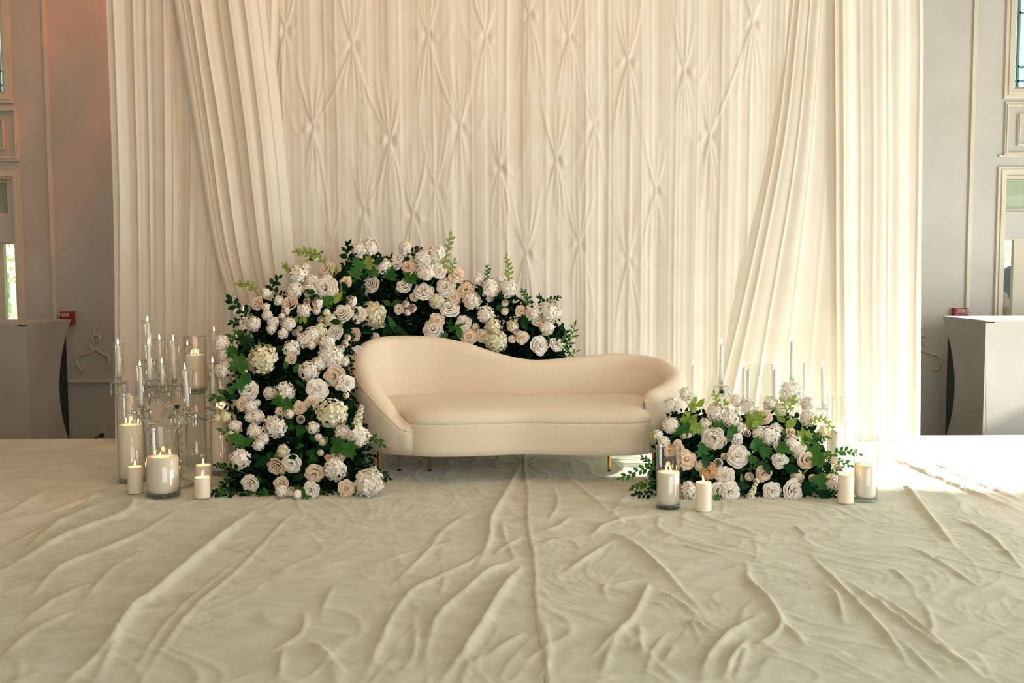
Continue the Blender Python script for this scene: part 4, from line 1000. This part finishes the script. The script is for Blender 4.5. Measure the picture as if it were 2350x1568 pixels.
# raised cylinder on a clear pedestal
Yp = 6.05; zt = at(450, 897, Yp).z
pr = empty('glass_pedestal', (at(450, 1000, Yp).x, Yp, .014), 'clear glass pedestal lifting a candle cylinder behind the candelabra', 'stand')
Rp = 24 * pxm(Yp)
obj('wall', MB().lathe([(Rp*.95, .004), (Rp*.95, zt - .03), (Rp*.92, zt - .03), (Rp*.92, .004)], 32, caps=False).mesh('wall'), M['glass'], pr)
obj('top_plate', MB().lathe([(Rp, zt - .030), (Rp*1.02, zt - .026), (Rp*1.02, zt - .018), (Rp, zt - .015)], 32).mesh('top_plate'), M['glass_base'], pr)
cylinder_candle(450, 772, 814, 897, 25, 'candle in the raised glass cylinder above the crystal arms', 'raised glass cylinder on a clear pedestal above the crystal arms', [(.35, -.2, .1), (-.35, -.2, .2), (-.1, .4, 0)], Y=Yp, floor_z=zt, light=LG)
# empty glass cylinders among the white tapers
def empty_cylinder(px, top, rpx, Y, label):
    p = at(px, top, Y); R = rpx * pxm(Y); v = empty('glass_cylinder', (p.x, Y, .014), label, 'vase', 'clear glass cylinders'); H = p.z - .014
    obj('wall', MB().lathe([(R, .004), (R, H), (R - .003, H), (R - .004, .016)], 40, caps=False).mesh('wall'), M['glass'], v)
    obj('base', MB().lathe([(R*.96, 0), (R, .003), (R, .014), (.002, .016)], 40).mesh('base'), M['glass_base'], v)
    obj('rim', MB().tube([(R * math.cos(a), R * math.sin(a), H) for a in np.linspace(0, 2 * math.pi, 33)], .0018, 6).mesh('rim'), M['crystal'], v)
    return p.x, Y, H

DROP = MB(); DROP.lathe([(.0008, .020), (.0045, .010), (.0032, -.002), (.0006, -.016)], 6); DROP = DROP.mesh('crystal_drop', False); DROP.materials.append(M['crystal'])
def taper(px, ftop, cup_py, Y, label, group, rad=.0105, lean=0.0):
    """taper whose flame tip shows at ftop and whose foot sits in the cup at cup_py"""
    p0 = at(px, cup_py, Y); ptop = at(px, ftop + 15, Y); H = ptop.z - p0.z
    root = empty('taper_candle', (p0.x, Y, p0.z), label, 'candle', group)
    obj('body', MB().lathe([(rad, 0), (rad, H * .5), (rad * .85, H - .01), (rad * .55, H - .001), (.001, H)], 16).mesh('body'), M['taper'], root)
    flame_at(root, (0, 0, H - .002), .95)
    root.rotation_euler = (0, lean, 0)
    return p0
def hurricane(p, H, label, group):
    root = empty('hurricane_shade', (p.x, p.y, p.z + .001), label, 'glass shade', group)
    pr_ = [(.018, .0), (.030, .012), (.034, .04), (.030, .09), (.029, H * .75), (.036, H)]
    obj('glass_wall', MB().lathe(pr_, 28, caps=False).mesh('glass_wall'), M['glass'], root)
    obj('rim', MB().tube([(.036 * math.cos(a), .036 * math.sin(a), H) for a in np.linspace(0, 2 * math.pi, 25)], .0012, 5).mesh('rim'), M['crystal'], root)
def candelabra(px, Y, label, hub_py, cups):
    """cups: (px, py, Y) of candle cup tops"""
    x = at(px, 1000, Y).x; hub_z = at(px, hub_py, Y).z
    root = empty('crystal_candelabra', (x, Y, .014), label, 'candelabra', 'crystal candelabras')
    base = Vector(root.location)
    obj('base', MB().lathe([(.075, 0), (.078, .006), (.070, .014), (.040, .026), (.018, .040), (.012, .05)], 28).mesh('base'), M['crystal'], root)
    prof = [(.009, .05)]; z = .05
    while z < hub_z - .06:
        prof += [(.010, z + .006), (.021, z + .028), (.010, z + .050)]; z += .052
    prof += [(.010, hub_z - .03)]
    obj('stem', MB().lathe(prof, 16).mesh('stem'), M['crystal'], root)
    obj('hub', MB().lathe([(.012, -.03), (.030, -.02), (.034, 0), (.030, .018), (.012, .028)], 16, (0, 0, hub_z)).mesh('hub'), M['crystal'], root)
    obj('collar', MB().lathe([(.014, .018), (.016, .022), (.016, .036), (.014, .04)], 14, (0, 0, hub_z)).mesh('collar'), M['dark_metal'], root)
    r = np.random.default_rng(int(px))
    for (cx, cy, cY) in cups:
        c = at(cx, cy, cY) - base; top = c.z
        far = math.hypot(c.x, c.y) > .03
        if far:
            pts = catmull([(0, 0, hub_z), (c.x * .25, c.y * .25, hub_z + .035), (c.x * .6, c.y * .6, min(hub_z, top) - .055), (c.x * .92, c.y * .92, top - .085), (c.x, c.y, top - .055)], 18)
            obj('arm', MB().tube(pts, .0065, 8).mesh('arm'), M['crystal'], root)
        else:
            pr_ = [(.009, hub_z - base.z * 0)]; z = hub_z + .02; pr_ = []
            while z < top - .07: pr_ += [(.009, z), (.017, z + .022), (.009, z + .044)]; z += .046
            pr_ += [(.009, top - .05)]
            obj('arm', MB().lathe(pr_, 14).mesh('arm'), M['crystal'], root, (c.x, c.y, 0))
        obj('drip_pan', MB().lathe([(.010, -.050), (.030, -.042), (.046, -.030), (.047, -.027), (.030, -.034), (.012, -.040)], 20, tuple(c)).mesh('drip_pan'), M['crystal'], root)
        obj('candle_cup', MB().lathe([(.009, -.042), (.014, -.030), (.011, -.020), (.017, -.006), (.018, 0), (.0125, -.004), (.0125, -.016)], 16, tuple(c)).mesh('candle_cup'), M['crystal'], root)
        for k in range(9):
            a = 2 * math.pi * k / 9 + r.uniform(0, .3)
            dr = obj('crystal_drop', DROP, None, root, (c.x + .045 * math.cos(a), c.y + .045 * math.sin(a), c.z - .052), (0, 0, a), 1.05)
            dr2 = obj('crystal_drop', DROP, None, root, (c.x + .045 * math.cos(a), c.y + .045 * math.sin(a), c.z - .088), (0, 0, a), 1.25)
    for k in range(8):
        a = 2 * math.pi * k / 8
        obj('crystal_drop', DROP, None, root, (.040 * math.cos(a), .040 * math.sin(a), hub_z - .045), (0, 0, a), 1.4)
TG = 'tapers in the crystal candelabras on the dim side'; HG = 'hurricane shades on the dim side'
A_ = [(324,930,5.45,828),(431,935,5.32,836),(490,925,5.74,820),(373,885,5.75,822)]
candelabra(410, 5.52, 'crystal candelabra with curved arms behind the widest glass cylinder', 952, [q[:3] for q in A_])
for (cx, cy, cY, ft), d in zip(A_, ('lit taper above the gap between pillar and wide cylinder', 'lit taper leaning at the front of the crystal arms', 'lit taper nearest the edge of the flower column', 'short lit taper deep inside the crystal cluster')):
    p = taper(cx, ft, cy, cY, 'white ' + d, TG, lean=-.05 if cx == 431 else 0)
    hurricane(p, at(cx, ft + 14, cY).z - p.z, 'clear hurricane shade around the ' + d, HG)
B_ = [(273,866,5.82,778),(343,872,5.62,778),(400,871,5.80,770),(368,860,6.02,767),(346,815,5.82,725)]
candelabra(340, 5.82, 'taller crystal candelabra nearest the dim end of the drape', 905, [q[:3] for q in B_[:4]] + [(341,815,5.82)])
for (cx, cy, cY, ft), d in zip(B_, ('lit taper farthest out beside the plaster wall', 'lit taper just below the highest one', 'lit taper beside the raised glass cylinder', 'faint lit taper at the back of the cluster', 'highest lit taper of the dim cluster')):
    if cx == 346: cx = 341
    p = taper(cx, ft, cy, cY, 'white ' + d, TG)
    hurricane(p, at(cx, ft + 12, cY).z - p.z, 'clear hurricane shade around the ' + d, HG)
C_ = [(493,838,6.42,748),(545,850,6.30,758),(561,800,6.45,702),(432,860,6.5,780)]
candelabra(528, 6.45, 'crystal candelabra mostly hidden behind the flower column', 900, [q[:3] for q in C_[:3]] + [(432,860,6.5)])
for (cx, cy, cY, ft), d in zip(C_, ('lit taper rising over the pale edge blossoms', 'lit taper peeking through the upper leaves', 'lit taper glowing behind the dark oval leaves', 'lit taper flame just over the raised cylinder')):
    p = taper(cx, ft, cy, cY, 'white ' + d, TG)
    hurricane(p, at(cx, ft + 12, cY).z - p.z, 'clear hurricane shade around the ' + d, HG)
TR = 'tapers on the sunlit side'
E_ = [(1590,915,6.22,824),(1655,876,6.25,776),(1707,915,6.15,828),(1716,915,6.40,834)]
candelabra(1655, 6.25, 'crystal candelabra beside the rounded sofa arm', 915, [(1590,915,6.22),(1655,876,6.25),(1707,915,6.15),(1720,915,6.45)])
for (cx, cy, cY, ft), d in zip(E_, ('taper nearest the rounded sofa arm', 'tall taper second from the sofa arm', 'slim taper of the close pair', 'front taper of the close pair')):
    taper(cx, ft, cy, cY, 'white ' + d, TR, rad=.013)
D_ = [(1778,925,5.92,832),(1817,868,5.98,768),(1846,915,6.12,818),(1890,928,6.0,828)]
candelabra(1817, 5.98, 'crystal candelabra above the sunlit half of the flower mound', 910, [q[:3] for q in D_])
for (cx, cy, cY, ft), d in zip(D_, ('taper left of the tallest one in the sunlit group', 'tallest taper in front of the fanned drape', 'shorter taper just right of the tallest in the sunlit group', 'leaning taper farthest toward the sunlit drape')):
    taper(cx, ft, cy, cY, 'white ' + d, TR, rad=.013, lean=-.04 if cx == 1890 else 0)
empty_cylinder(1745, 838, 29, 6.3, 'empty tall glass cylinder among the white tapers')

# ------------------------------------------------------------------ person seen through the glazed door
def person():
    Yp_ = 11.4; foot = at(2312, 900, Yp_); x0 = foot.x + .03
    top = at(2312, 609, Yp_).z; H = top - (LOWZ - .05)
    root = empty('person', (x0, Yp_, LOWZ - .05), 'person with long dark hair and beige top seen through the door glass', 'person')
    k = H / 1.65
    J = {'pel': (0,0,.88,.14), 'sp': (0,0,1.05,.125), 'ch': (0,-.0,1.25,.135), 'nk': (0,0,1.40,.05), 'hd': (0,-.01,1.50,.085), 'ht': (0,-.01,1.60,.07),
         'sl': (-.16,0,1.33,.06), 'el': (-.23,.02,1.08,.042), 'wl': (-.20,-.10,.88,.032), 'sr': (.16,0,1.33,.06), 'er': (.23,.02,1.08,.042), 'wr': (.20,-.10,.88,.032),
         'hl': (-.09,0,.84,.085), 'kl': (-.10,0,.47,.06), 'al': (-.10,.01,.07,.04), 'fl': (-.10,-.13,.035,.035), 'hr': (.09,0,.84,.085), 'kr': (.10,0,.47,.06), 'ar': (.10,.01,.07,.04), 'fr': (.10,-.13,.035,.035)}
    E = [('pel','sp'),('sp','ch'),('ch','nk'),('nk','hd'),('hd','ht'),('ch','sl'),('sl','el'),('el','wl'),('ch','sr'),('sr','er'),('er','wr'),('pel','hl'),('hl','kl'),('kl','al'),('al','fl'),('pel','hr'),('hr','kr'),('kr','ar'),('ar','fr')]
    names = list(J); me = bpy.data.meshes.new('body')
    me.from_pydata([tuple(k * c for c in J[n][:3]) for n in names], [(names.index(a), names.index(b_)) for a, b_ in E], [])
    bo = obj('body', me, M['blouse'], root)
    bo.modifiers.new('skin', 'SKIN'); sv = me.skin_vertices[0].data
    for i, n in enumerate(names): sv[i].radius = (k * J[n][3], k * J[n][3] * (.75 if n in ('pel', 'sp', 'ch') else 1)); sv[i].use_root = n == 'pel'
    bo.modifiers.new('sub', 'SUBSURF').levels = 2; bo.modifiers['sub'].render_levels = 2
    obj('hair', MB().lathe([(.02, -.42), (.10, -.36), (.125, -.20), (.115, -.02), (.108, .06), (.085, .11), (.04, .135), (.004, .14)], 20).mesh('hair'), M['hair'], root, (0, .012, 1.51 * k), None, k)
    obj('skirt', MB().lathe([(.26, .12), (.22, .45), (.165, .84), (.15, .94)], 24).mesh('skirt'), M['blouse'], root, (0, 0, 0), None, k)
person()
# greenery outside
def outside_bush(px, py, Y, R, label):
    r = np.random.default_rng(int(px)); p = at(px, py, Y); LV, LFc = leaf_verts('ovate'); LV = np.array(LV); VV = []; FF = []; k = 0
    root = empty('garden_shrub', (p.x, Y, LOWZ - .05), label, 'shrub')
    for i in range(700):
        d = r.normal(size=3); d /= np.linalg.norm(d); c = d * R * r.uniform(.5, 1); c[2] = c[2] * 1.1 + p.z - LOWZ
        q = (LV * r.uniform(.05, .10)) @ np.array(rand_leaf_rot(r).to_matrix()).T + c
        q[:, 2] = np.maximum(q[:, 2], 0.01); VV.append(q); FF += [tuple(a + k for a in f) for f in LFc]; k += len(LV)
    o = obj('foliage', mesh('foliage', np.vstack(VV), FF), M['leaf_pale'], root); o['kind'] = 'stuff'
    obj('trunk', MB().tube([(0, 0, 0), (.03, 0, .5), (0, .02, p.z - LOWZ)], .05, 8).mesh('trunk'), M['stem'], root)
outside_bush(2330, 575, 16, 1.0, 'pale green shrub outside above the person in the doorway')
outside_bush(12, 620, 17, 1.0, 'pale green shrub outside the dim side door')
